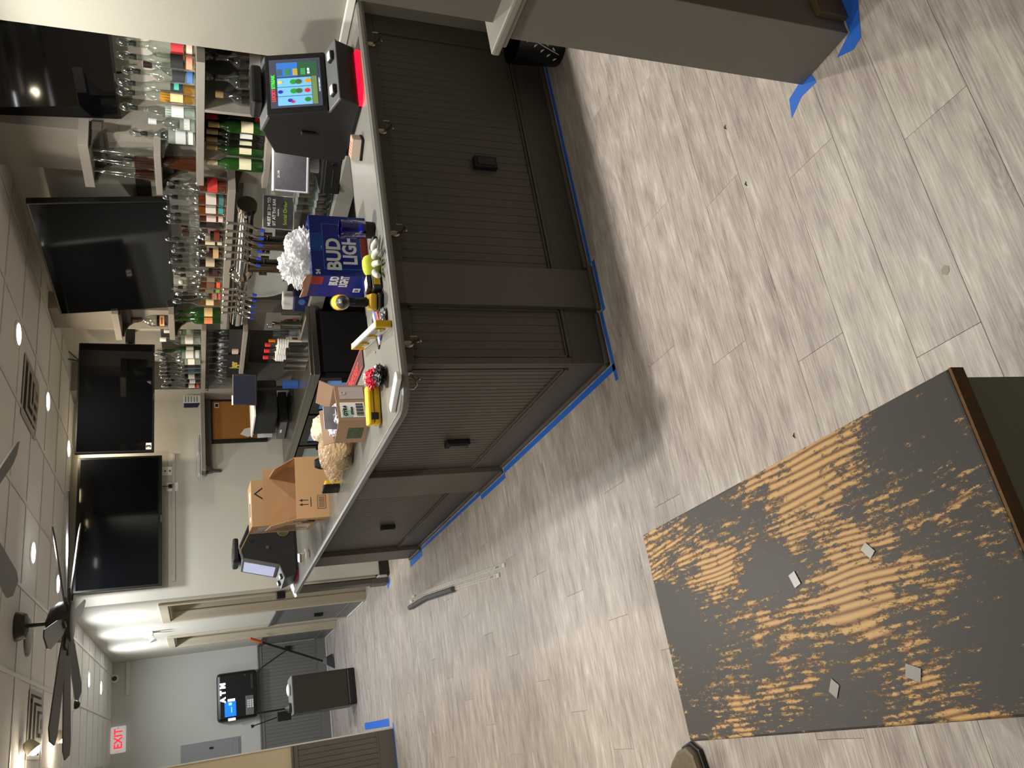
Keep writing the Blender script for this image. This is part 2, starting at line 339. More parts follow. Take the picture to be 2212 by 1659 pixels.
# bar end wall and back-bar wall
struct('wall_bar_end', MB().box(XO, XB+.3, YE, YE+.12, 0, CE+.1), mat('light_greige_paint', (190, 187, 174), .6, bump=.1, scale=20))
struct('wall_back_bar', MB().box(XB, XB+.1, 4.1, YE+.1, 0, CE+.1), CREAM)
struct('wall_back_bar_near', MB().box(3.54, 3.62, 3.0, 4.05, 0, CE+.1), CREAM)
struct('wall_stub', MB().box(3.19, 3.54, -1, 3.19, 0, CE+.1), mat('pale_wall', (146, 143, 133), .6, bump=.15, scale=20))
struct('trim_3', MB().box(3.165, 3.19, 2.0, 3.19, .962, 1.0), TRIMW, bevel=.004)
# pilasters of the back bar
struct('trim_4', MB().box(3.28, 3.62, 4.0, 4.36, 0, CE), PALE)
struct('trim_5', MB().box(3.28, XB, 6.06, 6.38, 0, CE), PALE)
struct('trim_6', MB().box(3.14, XB, 7.31, YE, 0, CE), PALE)
DG = mat('deep_taupe_paint', (74, 70, 63), .45)
# pale satin arched panel between the pilasters
arch = []
y0, y1, z0, z1, rr = 4.365, 6.0, .94, 1.93, .26
for cx, cz, a0 in ((y1-rr, z1-rr, 0), (y0+.05, z1-.05, 90), (y0+.05, z0+.05, 180), (y1-rr, z0+rr, 270)):
    for q in range(7): a = R(a0+q*15); rq = rr if a0 in (0, 270) else .05; arch.append((cx+rq*math.cos(a), cz+rq*math.sin(a)))
struct('trim_7', MB().prism(arch, 3.385, 3.40, 'x'), mat('satin_panel', (206, 207, 198), .35))
struct('trim_8', MB().box(3.40, XB, 4.36, 6.06, .9, 2.02), DG)
struct('trim_9', MB().box(XB-.02, XB, 6.38, 7.31, .9, 1.95), GREY)
# near wall at the right of the camera, with its rail
cw = struct('wall_near_right', MB().box(1.59, 3.19, 1.21, 1.38, 0, CE+.1), mat('near_grey_paint', (112, 108, 99), .5, bump=.15, scale=20))
MB().box(1.56, 3.185, 1.195, 1.395, 0, .95).build('lower_panel', mat('near_grey_paint'), cw, bevel=.002)
MB().box(1.525, 3.19, 1.165, 1.425, .962, .985).box(1.54, 3.19, 1.18, 1.41, .945, .962).build('cap_rail', PALE, cw, bevel=.006)
MB().box(1.60, 3.185, 1.175, 1.195, 0, .10).build('baseboard', mat('raw_brown_trim', (96, 80, 56), .5), cw, bevel=.003)
# partition at the left
pw = struct('wall_partition', MB().box(-4.1, -.02, 8.06, 8.18, 0, CE+.1), BEIGE)
MB().box(-.02, -.008, 8.05, 8.19, 0, CE).build('corner_trim', TRIMW, pw)
wp = wains('baseboard_partition', 3.2, Matrix.Translation((-3.22, 8.06, 0)), mat('partition_grey', (96, 92, 84), .45), white=False)
struct('trim_11', MB().box(.9, XO, YB-.02, YB, 2.5, 2.54), TRIMW)
# ============================================================ CEILING LAMPS
def lamp(x, y, col, W, seen):
    t = thing('ceiling_lamp', '', 'ceiling lamp', (x, y, CE), group='recessed round ceiling lamps')
    MB().lathe([(.068, -.006), (.085, -.004), (.09, 0)], 24).build('trim_ring', WHITE, t, smooth=True)
    k = 'lens_warm' if col is WARM else 'lens_cool'
    MB().lathe([(.001, -.0085), (.066, -.0075), (.068, -.004)], 24).build('lens', mat(k, (255, 226, 180) if col is WARM else (240, 248, 255), .5, emit=22), t)
    ld = bpy.data.lights.new('bulb', 'AREA'); ld.shape = 'DISK'; ld.size = .13; ld.energy = W; ld.color = col; ld.spread = R(165)
    lo = bpy.data.objects.new('bulb', ld); C.objects.link(lo); lo.parent = t; lo.location = (0, 0, -.012)
    return t
LN = {0: 'warm round ceiling lamp nearest the camera above the back bar, before the square vent', 1: 'warm round ceiling lamp above the back bar, just beyond the square vent', 2: 'warm round ceiling lamp over the gap between the two far televisions',
      3: 'cool white ceiling lamp nearest to the camera beside the fan blades', 4: 'cool white ceiling lamp partly behind a fan blade by the large television', 5: 'cool white ceiling lamp, first of the row of three beyond the fan', 6: 'cool white ceiling lamp, middle of the row of three beyond the fan', 7: 'cool white ceiling lamp, last of the row of three near the far wall'}
for k, (x, y, c, W) in enumerate(LAMPS):
    t = lamp(x, y, c, W, k < 8); t['label'] = LN.get(k, 'round recessed ceiling lamp outside the view')
def spot(x, y, lab):
    t = thing('ceiling_spotlight', lab, 'spotlight', (x, y, CE))
    MB().lathe([(.05, -.01), (.055, 0)], 16).build('canopy', WHITE, t, smooth=True)
    M = Matrix.Translation((0, 0, -.05)) @ Matrix.Rotation(R(50), 4, 'Y') @ Matrix.Scale(.72, 4)
    MB().lathe([(.028, .05), (.05, .02), (.062, -.05), (.058, -.05), (.045, .015)], 18, M=M).build('shade', mat('beige_shade', (190, 180, 160), .5), t, smooth=True)
    MB().ball((0, 0, 0), .032, 14, 8).build('bulb', mat('lens_warm'), t, smooth=True).location = M @ Vector((0, 0, -.045))
    ld = bpy.data.lights.new('glow', 'POINT'); ld.energy = 3; ld.color = WARM; ld.shadow_soft_size = .04
    lo = bpy.data.objects.new('glow', ld); C.objects.link(lo); lo.parent = t; lo.location = M @ Vector((0, 0, -.12))
spot(.33, 7.25, 'warm lit ceiling spotlight beyond the long vent, bulb facing the camera')
spot(.24, 6.05, 'shaded ceiling spotlight beside the long vent, bulb turned away')
# ============================================================ CEILING FIXTURES
def vent(x, y, sx, sy, lab):
    t = thing('air_vent', lab, 'air vent', (x, y, CE), group=None)
    for k in range(4):
        a = 1-k*.24; b_ = a-.13; z = -.004-.012*k
        m = MB()
        for (X0, X1, Y0, Y1) in ((-a, a, -a, -b_), (-a, a, b_, a), (-a, -b_, -b_, b_), (b_, a, -b_, b_)):
            m.box(X0*sx/2, X1*sx/2, Y0*sy/2, Y1*sy/2, z-.004, z)
        m.build('louver_ring', mat('vent_metal', (176, 172, 162), .45), t)
    MB().box(-sx*.45, sx*.45, -sy*.45, sy*.45, -.002, -.0005).build('back_plate', mat('vent_dark', (60, 57, 52), .6), t)
vent(2.36, 5.6, .42, .5, 'square louvered ceiling vent above the back bar')
vent(.38, 6.45, .42, .48, 'square louvered ceiling vent beyond the fan, left')
t = thing('ceiling_speaker', 'round white ceiling speaker behind the fan rod', 'speaker', (.89, 6.05, CE))
MB().lathe([(.001, -.008), (.1, -.008), (.102, -.003)], 28).build('grille', mat('speaker_grille', (176, 173, 165), .7), t, smooth=True)
MB().lathe([(.103, -.012), (.118, -.008), (.12, 0)], 28).build('rim', mat('bronze_rim', (120, 110, 92), .5), t, smooth=True)
# fan
FM = mat('fan_grey', (60, 57, 52), .4); FB = mat('fan_blade_grey', (80, 77, 71), .4)
def fan(lab, FX, FY, FZ, a0):
    t = thing('ceiling_fan', lab, 'ceiling fan', (FX, FY, FZ), 0)
    MB().lathe([(.03, .20), (.072, .215), (.085, .25), (.085, CE-FZ)], 22).build('canopy', FM, t, smooth=True)
    MB().cyl((0, 0, .08), (0, 0, .24), .0125).build('rod', FM, t, smooth=True)
    MB().lathe([(.02, -.035), (.1, -.035), (.12, -.03), (.125, .0), (.12, .045), (.085, .09), (.03, .11), (.02, .115)], 26).build('motor_housing', FM, t, smooth=True)
    for k in range(8):
        a = R(a0+45*k); M = Matrix.Rotation(a, 4, 'Z') @ Matrix.Rotation(R(14), 4, 'X')
        pts = [(.13, -.03), (.3, -.05), (.72, -.062), (.79, -.045), (.80, .02), (.74, .05), (.3, .045), (.13, .03)]
        MB().prism(pts, -.004, .004, 'z', M).build('blade', FB, t, bevel=.001)
        MB().box(.06, .2, -.018, .018, -.016, -.004, M).build('blade_arm', FM, t)
fan('dark grey eight bladed ceiling fan on a short rod before the large television', .90, 5.66, 2.43, -60)
fan('nearer dark ceiling fan of which only blade tips show at the top edge', .92, 3.25, 2.43, 54)
# sensors / emergency fittings
t = thing('dome_camera', 'small black domed camera on a white ceiling plate', 'camera', tuple(PZ(152, 1524, CE)))
MB().box(-.05, .05, -.05, .05, -.03, 0).build('base', WHITE, t, bevel=.004); MB().ball((0, 0, -.04), .035).build('dome', MBLACK, t, smooth=True)
p = PY(247, 1466, YB-.08)
t = thing('security_camera', 'white security camera at the top of the far wall', 'camera', tuple(p))
MB().cyl((0, .08, .0), (0, 0, 0), .045, r2=.05).build('body', WHITE, t, smooth=True); MB().cyl((.0, .0, -.0), (.0, -.012, -.003), .03).build('lens', BLACK, t, smooth=True)
p = PX(322, 1366, XO)
t = thing('emergency_light', 'white two headed emergency light between the wall openings', 'emergency light', tuple(p))
MB().box(-.05, 0, -.07, .07, -.04, .05).build('housing', WHITE, t, bevel=.006)
for s in (-1, 1): MB().cyl((-.05, s*.05, -.02), (-.1, s*.06, -.045), .022, r2=.034).build('lamp_head', WHITE, t, smooth=True)
p = PY(256, 1598, YB)
t = thing('exit_sign', 'white exit sign with red letters high on the far wall', 'exit sign', tuple(p))
MB().box(-.155, .155, -.05, 0, -.085, .085).build('housing', mat('sign_white', (236, 234, 230), .4, emit=.25), t, bevel=.012)
RED = mat('exit_red', (238, 46, 66), .5, emit=.9)
text('EXIT', .13, RED, t, (.01, -.052, -.004), sx=.88, bold=.003)
text('<', .05, RED, t, (-.135, -.052, .0)).rotation_euler = (R(90), 0, 0)
text('>', .05, mat('faint_grey', (150, 150, 150), .5), t, (.135, -.052, 0))
# access panel on the far wall
a = PY(393, 1608, YB); b_ = PY(518, 1590, YB)
t = thing('access_panel', 'grey louvered metal access panel on the far wall', 'access panel', (-.1, YB, 1.18))
PM = mat('panel_metal', (146, 150, 154), .4, .3)
MB().box(-.26, .30, -.012, 0, 0, .72).build('frame', PM, t, bevel=.003)
MB().box(-.24, .28, -.02, -.012, .02, .70).build('door', PM, t, bevel=.004)
for k in range(16): MB().box(-.2, .24, -.0225, -.02, .06+k*.039, .063+k*.039).build('slat', PM, t)
MB().box(.2, .225, -.026, -.02, .33, .38).build('latch', BLACK, t)
# ATM
p0 = PY(478, 1460, YB); p1 = PY(545, 1556, YB)
AX, AZ = (.985+.40)/2, (1.44+.975)/2
t = thing('cash_machine', 'black wall mounted cash machine with lit letters and blue screen', 'cash machine', (AX, YB, AZ))
MB().box(-.30, .30, -.16, 0, -.25, .25).build('housing', BLACK, t, bevel=.04)
LW = mat('lit_white', (240, 246, 255), .5, emit=2.2); LB = mat('lit_blue', (20, 110, 240), .5, emit=1.0)
for k, c_ in enumerate('ATM'): text(c_, .085, LW, t, (-.055+k*.088+.02, -.166, .175), name='lit_letter', bold=.006)
MB().box(-.245, -.065, -.166, -.16, .02, .16).build('screen', LB, t)
MB().box(-.11, -.075, -.168, -.166, .07, .11).box(-.2, -.13, -.168, -.166, .07, .08).build('screen_mark', mat('lit_pale', (150, 200, 255), .5, emit=1.0), t)
for x in (-.285, -.05): MB().box(x-.012, x+.018, -.166, -.16, .03, .12).build('key_strip', LW, t, bevel=.002)
MB().box(-.26, -.02, -.18, -.16, -.2, -.10).build('keypad_plate', mat('mid_grey_plastic', (110, 112, 116), .4), t, bevel=.006)
for i in range(4):
    for j in range(3): MB().box(-.17+i*.026, -.15+i*.026, -.184, -.18, -.195+j*.028, -.175+j*.028).build('key', WHITE, t)
MB().box(.06, .24, -.168, -.16, -.20, -.17).build('cash_slot', DGREY, t); MB().cyl((.24, -.16, -.1), (.24, -.168, -.1), .01).build('lock', CHROME, t)
m = MB().tube([(AX-.2, YB-.02, AZ-.24), (AX-.15, YB-.02, .97), (AX+.25, YB-.03, .955), (AX+.33, YB-.03, .86), (AX+.5, YB-.03, .55)], .005)
o = m.build('power_cord', BLACK, t, smooth=True); o.location = (-AX, -YB, -AZ)
t = thing('wall_outlet', 'black outlet on the far wainscot beside the broom', 'outlet', (AX+.52, YB-.03, .53)); MB().box(-.03, .03, -.02, .02, -.04, .04).build('plate', BLACK, t, bevel=.003)
# far cabinet
t = thing('metal_cabinet', 'dark metal cabinet standing alone before the far wainscot', 'cabinet', (.50, 9.86, 0), 3)
BR = mat('dark_brown_metal', (56, 51, 43), .4, .2)
MB().box(-.2, .2, 0, .02, .09, .70).build('front_panel', BR, t, bevel=.004)
MB().box(-.2, .2, -.01, .02, 0, .09).build('kick_plate', BLACK, t, bevel=.02)
MB().box(-.195, .2, .02, .40, .03, .695).build('body', mat('blue_grey_metal', (112, 116, 122), .45, .3), t, bevel=.003)
MB().box(-.205, .205, 0, .41, .70, .712).build('top', mat('grey_metal', (140, 140, 134), .4), t, bevel=.003)
for z in (.15, .3, .45, .6): MB().cyl((-.196, .2+.1*math.sin(z*9), z), (-.2, .2+.1*math.sin(z*9), z), .006).build('screw', BLACK, t)
o = MB().ball((0, 0, 0), .07, 10, 6, (1, .8, .35)).build('rag', PAPER, smooth=True); o.location = (.56, 9.98, .735); tag(o, 'crumpled white rag on the dark metal cabinet', 'rag')
t = thing('plunger', 'grey drain plunger standing on the metal cabinet', 'plunger', (.37, 9.98, .713))
MB().lathe([(.05, 0), (.06, .03), (.03, .06), (.02, .07)], 16).build('cup', DGREY, t, smooth=True); MB().cyl((0, 0, .07), (.0, .0, .38), .009).build('handle', BLACK, t, smooth=True)
t = thing('brush_caddy', 'black square caddy holding a thin brush on the metal cabinet', 'caddy', (.30, 10.1, .713))
MB().box(-.05, .05, -.05, .05, 0, .15).build('box', BLACK, t, bevel=.005); MB().cyl((0, 0, .14), (-.05, 0, .4), .006).build('stick', BLACK, t); MB().cyl((-.05, 0, .4), (-.055, 0, .43), .014, r2=.02).build('brush_head', BLACK, t)
# broom
t = thing('broom', 'angled broom with black pole and orange grip leaning in the far corner', 'broom', tuple(PZ(722, 1425, 0)))
tip = PX(540, 1379, 1.265) - Vector(t.location); base = Vector((0, 0, .14))
MB().cyl(base, base.lerp(tip, .85), .013).build('pole', BLACK, t, smooth=True); MB().cyl(base.lerp(tip, .85), tip, .016).build('grip', mat('orange_plastic', (232, 88, 36), .5), t, smooth=True)
MB().prism([(-.05, .1), (.05, .1), (.03, .15), (-.03, .15)], -.02, .02, 'y').build('head', mat('grey_plastic', (120, 124, 126), .5), t)
MB().prism([(-.11, 0.0), (.08, 0.02), (.05, .1), (-.05, .1)], -.025, .025, 'y').build('bristles', mat('dark_bristle', (58, 62, 62), .8), t)
# small things by the openings and on the floor
p = PZ(838, 1240, 0)
t = thing('door_stop_disc', 'white round disc with black rim at the foot of the bar end', 'disc', tuple(p), 20)
MB().cyl((0, 0, .06), (-.02, 0, .06), .06, 24).build('rim', BLACK, t, smooth=True); MB().cyl((-.02, 0, .06), (-.03, 0, .06), .052, 24).build('face', WHITE, t, smooth=True)
t = thing('small_box', 'small brown box with white paper by the first wall opening', 'box', (1.40, 8.05, .0)); MB().box(-.06, .06, -.05, .05, 0, .11).build('carton', CARD, t); MB().box(-.05, .05, -.03, .03, .11, .18).build('insert', PAPER, t, bevel=.01)
def strip(a, b_, lab):
    a, b_ = Vector(a), Vector(b_); L = (b_-a).length; t = thing('shelf_standard', lab, 'metal strip', tuple(a), math.degrees(math.atan2(b_.y-a.y, b_.x-a.x)), None)
    m = MB().box(0, L, -.013, .013, .0, .009).build('channel', mat('ivory_metal', (216, 212, 198), .4), t, bevel=.002)
    n = int((L-.1)/.025)
    for k in range(n): MB().box(.05+k*.025, .058+k*.025, -.009, .009, .009, .0096).build('slot', mat('slot_grey', (112, 108, 100), .5), t)
    for q in (.12, L-.12): MB().box(q-.02, q+.02, -.006, .006, .0096, .012).build('clip', STEEL, t)
strip(PZ(1092, 1220), PZ(892, 1289), 'ivory slotted metal strip on the floor, nearer to the bar')
strip(PZ(1080, 1242), PZ(887, 1300), 'ivory slotted metal strip on the floor beside the grey tube')
a = PZ(985, 1272)+Vector((0, 0, .02)); b_ = PZ(890, 1312)+Vector((0, 0, .02)); m = MB().tube([a, a.lerp(b_, .3)+Vector((.01, 0, 0)), a.lerp(b_, .6)+Vector((.02, 0, 0)), b_], .02, 14)
tag(m.build('foam_tube', mat('grey_foam', (84, 84, 84), .7), smooth=True), 'dark grey foam tube on the floor beside the slotted strips', 'tube')
for k, (x, y, lab) in enumerate(((1568, 275, 'black splinter on the floor near the near wall'), (1613, 397, 'thin black curl of wire on the floor, right of centre'), (1717, 941, 'tiny dark chip on the floor just beyond the wooden table'))):
    p = PZ(x, y); o = MB().tube([p+Vector((-.008, 0, .002)), p+Vector((0, .004, .003)), p+Vector((.008, -.002, .002))], [.001, .002, .001], 5).build('debris', MBLACK); tag(o, lab, 'debris')
p = PZ(2042, 583); o = MB().prism([(-.014, 0), (-.006, .012), (.006, .01), (.012, -.002), (.004, -.012), (-.008, -.009)], 0, .0008, 'z').build('dried_flake', mat('dry_flake', (150, 142, 120), .5)); o.location = p; tag(o, 'pale dried flake stuck on the floor planks near the camera', 'flake')
# bit of a table foot at the lower left
p = PZ(1500, 1652)
t = thing('table_base', 'worn grey brown metal table foot with black rim at the left edge', 'table base', (p.x-.05, p.y, 0), 20)
WM = mat('worn_bronze', (112, 100, 82), .5, .3, noise=.35, scale=25)
MB().prism([(-.2, -.07), (.06, -.1), (.1, -.07), (.11, .0), (.09, .08), (.05, .11), (-.2, .1)], .0, .045, 'z').build('foot_plate', WM, t, bevel=.015)
MB().prism([(-.2, -.085), (.07, -.115), (.115, -.075), (.12, -.0), (-.2, -.0)], .0, .02, 'z').build('rubber_edge', BLACK, t, bevel=.008)
MB().lathe([(.075, .045), (.06, .07), (.03, .12), (.03, .6)], 20, (-.09, 0, 0)).build('column', WM, t, smooth=True)
# ============================================================ THE BAR
CT = .96; YF, XF = 2.832, 1.313; IN_Y, IN_X = 3.22, 1.66; BE = 6.62; XR = 3.188
bar = thing('bar', 'dark taupe panelled bar base with beadboard, pilasters and moulded foot', 'bar base', (XF, YF, 0))
def bl(m, x0, x1, y0, y1, z0, z1): return m.box(x0-XF, x1-XF, y0-YF, y1-YF, z0, z1)
m = MB(); bl(m, XF+.02, XR, YF+.02, YF+.12, 0, .925); bl(m, XF+.02, XF+.12, YF+.12, BE, 0, .925); m.build('carcass', GREY, bar)
# near face panels
m = MB(); bl(m, XF, XR, YF, YF+.02, 0, .172); bl(m, XF, XR, YF, YF+.02, .872, .925); bl(m, 3.08, XR, YF, YF+.02, .172, .872); bl(m, XF, XF+.03, YF, YF+.02, .172, .872); m.build('rail_frame', GREY, bar, bevel=.002)
m = MB(); bl(m, XF, XF+.02, YF+.02, BE, 0, .172); bl(m, XF, XF+.02, YF+.02, BE, .872, .925); bl(m, XF, XF+.02, YF+.02, YF+.05, .172, .872); m.build('rail_frame', GREY, bar, bevel=.002)
P1x = (1.575, 1.77)
for a, b_ in ((1.343, P1x[0]), (P1x[1], 3.08)):
    o = beadboard(b_-a, .70, .042, .0025).build('beadboard', GREY, bar); o.location = (a-XF, .006, .172)
    m = MB(); bl(m, a, b_, YF-.008, YF+.006, .172, .186); bl(m, a, b_, YF-.004, YF+.006, .190, .198); bl(m, a, a+.01, YF-.004, YF+.006, .19, .872); bl(m, b_-.01, b_, YF-.004, YF+.006, .19, .872); m.build('panel_moulding', GREY, bar, bevel=.002)
m = MB(); bl(m, *P1x, YF-.03, YF, 0, .925); m.build('pilaster', mat('taupe_pilaster', (84, 79, 71), .45), bar, bevel=.003)
PS = [(4.28, 4.69), (6.33, BE+.06)]
for a, b_ in ((2.885, PS[0][0]), (PS[0][1], PS[1][0])):
    o = beadboard(b_-a, .70, .040, .007).build('beadboard', GREY, bar); o.matrix_local = Matrix.Translation((.006, b_-YF, .172)) @ RY
    m = MB(); bl(m, XF-.008, XF+.006, a, b_, .172, .186); bl(m, XF-.004, XF+.006, a, b_, .190, .198); bl(m, XF-.004, XF+.006, a, a+.01, .19, .872); bl(m, XF-.004, XF+.006, b_-.01, b_, .19, .872); m.build('panel_moulding', GREY, bar, bevel=.002)
for a, b_ in PS: m = MB(); bl(m, XF-.03, XF, a, b_, 0, .925); m.build('pilaster', mat('taupe_pilaster'), bar, bevel=.003)
# quarter round foot moulding
def foot(x0, x1, y0, y1): m = MB(); bl(m, x0, x1, y0, y1, 0, .022); return m.build('foot_moulding', mat('taupe_pilaster'), bar, bevel=.008)
foot(P1x[1]+.018, XR, YF-.018, YF+.002); foot(P1x[0]-.018, P1x[1]+.018, YF-.048, YF-.028); foot(XF-.018, P1x[0]-.018, YF-.018, YF+.002)
foot(XF-.018, XF+.002, YF-.018, PS[0][0]-.018); foot(XF-.048, XF-.028, PS[0][0]-.018, PS[0][1]+.018); foot(XF-.018, XF+.002, PS[0][1]+.018, PS[1][0]-.018); foot(XF-.048, XF-.028, PS[1][0]-.018, PS[1][1]+.01)
# outlets on the bar
def outlet(M, lab, s=1):
    t = thing('outlet_cover', lab, 'outlet'); t.matrix_world = M
    MB().box(-.028*s, .028*s, -.03, 0, -.05*s, .05*s).build('cover', MBLACK, t, bevel=.004)
    MB().box(-.018*s, .018*s, -.034, -.03, -.038*s, .038*s).build('flap', BLACK, t, bevel=.002)
outlet(Matrix.Translation((2.34, YF+.006, .42)), 'black outlet box on the near dark panel of the bar', 1.12)
outlet(Matrix.Translation((XF+.006, 3.81, .415)) @ RY, 'black outlet box on the nearer ribbed side panel of the bar', 1.25)
outlet(Matrix.Translation((XF+.006, 5.585, .42)) @ RY, 'black outlet box on the farther ribbed side panel of the bar')
outlet(Matrix.Translation((XO-.014, 9.45, .42)) @ RY, 'black outlet on the wainscot between the wall openings')
# coat hooks
def hook(M, lab):
    t = thing('coat_hook', lab, 'coat hook', group='nickel coat hooks under the bar top'); t.matrix_world = M
    HM = mat('nickel', (176, 168, 152), .25, 1)
    MB().ball((0, -.004, 0), .016, 12, 8, (1, .3, 1.5)).build('back_plate', HM, t, smooth=True)
    MB().tube([(0, -.006, -.012), (0, -.03, -.03), (0, -.055, -.034), (0, -.072, -.018), (0, -.07, .008)], [.005, .0045, .004, .004, .004]).build('hook', HM, t, smooth=True)
    MB().tube([(0, -.006, -.008), (0, -.016, -.03), (0, -.026, -.044)], .0035).ball((0, -.027, -.046), .007, 8, 6).build('lower_knob', HM, t, smooth=True)
for x, lab in ((2.99, 'nickel coat hook below the gaming machine, nearest the right wall'), (2.47, 'nickel coat hook below the coaster holder on the near bar face'), (1.925, 'nickel coat hook below the yellow glove on the near bar face'), (1.40, 'nickel coat hook beside the bar corner, below the spirit level')):
    hook(Matrix.Translation((x, YF, .893)), lab)
hook(Matrix.Translation((XF, 2.92, .885)) @ RY, 'nickel coat hook around the corner on the ribbed side of the bar')
# countertop, rounded at the corner
x0, yf = 1.113, 2.768; r_ = .09
pl = [(XR, yf), (x0+r_, yf)] + [(x0+r_-r_*math.sin(R(a)), yf+r_-r_*math.cos(R(a))) for a in (15, 30, 45, 60, 75)] + [(x0, yf+r_), (x0, 6.9), (IN_X, 6.9), (IN_X, IN_Y), (XR, IN_Y)]
ctop = thing('countertop', 'grey laminate L-shaped bar top with one rounded corner', 'countertop', (XF, YF, .925))
MB().prism([(a-XF, b_-YF) for a, b_ in pl][::-1], .0, .035, 'z').build('slab', STONE, ctop, bevel=.003)
pe = [(a, b_) for a, b_ in pl[:-3]]
MB().tube([(a-XF, b_-YF, .016) for a, b_ in pe[:-1]]+[(x0-XF, 6.9-YF, .016)], .0165, 8).build('edge_band', EDGE, ctop)
# blue masking tape along the foot
def tape(pts, lab, wd=.024, nm='masking_tape'):
    """strip of tape on the floor; pts = centre line"""
    m = MB()
    for a, b_ in zip(pts[:-1], pts[1:]):
        a, b_ = Vector((*a, 0)), Vector((*b_, 0)); d = (b_-a).normalized(); n = Vector((-d.y, d.x, 0))*wd/2
        m.add([a-n, b_-n, b_+n, a+n, a-n+Vector((0, 0, .0011)), b_-n+Vector((0, 0, .0011)), b_+n+Vector((0, 0, .0011)), a+n+Vector((0, 0, .0011))], [(0, 3, 2, 1), (4, 5, 6, 7), (0, 1, 5, 4), (1, 2, 6, 5), (2, 3, 7, 6), (3, 0, 4, 7)])
    return tag(m.build(nm, TAPE), lab, 'tape')
tape([(XR, YF-.036), (1.80, YF-.036)], 'blue tape along the near foot of the bar, right of the pilaster')
tape([(1.80, YF-.064), (1.545, YF-.064)], 'blue tape around the foot of the near pilaster')
tape([(1.55, YF-.036), (1.215, YF-.04)], 'blue tape end running past the bar corner on the floor')
tape([(XF-.036, YF-.05), (XF-.036, 4.255)], 'blue tape along the nearer side panel of the bar', .03)
tape([(XF-.066, 4.25), (XF-.066, 4.72)], 'blue tape at the foot of the middle side pilaster', .03)
tape([(XF-.036, 4.71), (XF-.036, 6.30)], 'blue tape along the farther side panel of the bar')
tape([(XF-.07, 6.29), (XF-.075, 6.72)], 'blue tape at the far end pilaster of the bar', .05)
tape([(1.27, 7.55), (1.22, 7.68)], 'small blue tape piece beside the white disc', .05)
m = MB()
tag(MB().prism([(1.525, 1.345), (1.585, 1.355), (1.56, 1.455), (1.50, 1.47), (1.53, 1.41)], 0, .001, 'z').build('masking_tape', TAPE), 'torn blue tape piece at the far corner of the near wall', 'tape')
tag(MB().prism([(1.53, 1.255), (1.505, 1.20), (1.515, 1.165), (1.62, 1.13), (1.80, 1.12), (1.80, 1.18), (1.56, 1.19)], 0, .001, 'z').build('masking_tape', TAPE), 'torn blue tape at the near corner of the near wall', 'tape')
tape([(.04, 8.2), (.045, 9.5)], 'blue tape on the floor beyond the partition end', .07)
tape([(.03, 8.03), (-3, 8.03)], 'blue tape along the foot of the partition', .04)
# far end under the counter: light panel and post
t = thing('metal_sheet', 'light speckled panel standing below the far end of the bar top', 'panel', (0, 0, 0))
t.location = (1.34, 7.56, 0); MB().box(-.015, .34, -.02, 0, .09, .90).build('sheet', mat('speckled_panel', (178, 178, 168), .5, noise=.1, scale=60), t, bevel=.02)
MB().box(-.02, .34, -.03, 0, 0, .09).build('plinth', BLACK, t)
t = thing('corner_post', 'dark grey post at the corner of the first wall opening', 'post', (1.292, 7.61, 0)); MB().box(-.03, .012, 0, .16, 0, .82).build('post', GREY, t, bevel=.004); MB().box(-.04, .012, -.01, .17, 0, .15).build('base', GREY, t, bevel=.003)
# ============================================================ TABLE
t = thing('small_table', 'narrow table with worn charcoal painted pine top on a green base', 'table', (.10, 1.17, 0), 1.0)
MB().box(-.221, .221, -.445, .445, .712, .74).build('tabletop', BOARD, t, bevel=.004)
GW = mat('grey_green_paint', (124, 130, 112), .5, noise=.25, scale=12); nt, b = nodes(GW)
MB().box(-.205, .212, -.42, .425, .04, .712).build('base_box', GW, t, bevel=.003)
MB().box(-.21, .216, -.428, -.42, .06, .712).build('front_panel', GW, t, bevel=.002)
MB().box(-.221, .221, -.449, -.444, .714, .738).build('bark_edge', mat('dark_edge_wood', (112, 80, 46), .7, noise=.5, scale=40, bump=.6), t)
TP = glass('tape_film', (225, 228, 228), .3, .35)
TP2 = mat('film_grey', (158, 156, 150), .3)
for (x, y, s, rz) in ((1718, 1253, 1, 20), (1800, 1490, 1, -35), (1973, 1459, 1.1, 70), (1878, 1194, .9, 40)):
    p = PZ(x, y, .741); o = MB().prism([(-.012*s, -.008*s), (.012*s, -.009*s), (.014*s, .009*s), (-.01*s, .01*s)], 0, .0006, 'z').build('tape_scrap', TP2, t)
    o.matrix_local = t.matrix_world.inverted() @ Matrix.Translation(p) @ Matrix.Rotation(R(rz), 4, 'Z') if 0 else Matrix.Translation((p.x-.10, p.y-1.17, p.z)) @ Matrix.Rotation(R(rz), 4, 'Z')
    o['label'] = 'scrap of clear sticky tape'
# ============================================================ TELEVISIONS
def tv(name, lab, c, w_, h_, M, sticker=None, bez=.012, logo=True):
    t = thing('television', lab, 'television'); t.matrix_world = Matrix.Translation(c) @ M
    MB().box(-w_/2, w_/2, -.012, .03, -h_/2, h_/2).build('frame', BLACK, t, bevel=.004)
    MB().box(-w_/2+bez, w_/2-bez, -.014, -.012, -h_/2+bez*1.5, h_/2-bez).build('screen', SCREEN, t)
    if logo: MB().box(-.03, .03, -.016, -.012, -h_/2+.003, -h_/2+.012).build('badge', STEEL, t)
    MB().box(-w_*.25, w_*.25, .03, .06, -h_*.25, h_*.2).build('back_box', MBLACK, t, bevel=.01)
    if sticker:
        MB().box(-w_/2+.015, -w_/2+.07, -.016, -.0142, -h_/2+.02, -h_/2+.06).build('sticker', PAPER, t)
        text(sticker, .045, MBLACK, t, (-w_/2+.042, -.0165, -h_/2+.04), name='number', bold=.002)
    MB().box(-.12, .12, .06, .09, -.1, .1).build('mount', MBLACK, t)
    return t
TIL = lambda a: Matrix.Rotation(R(a), 4, 'X')
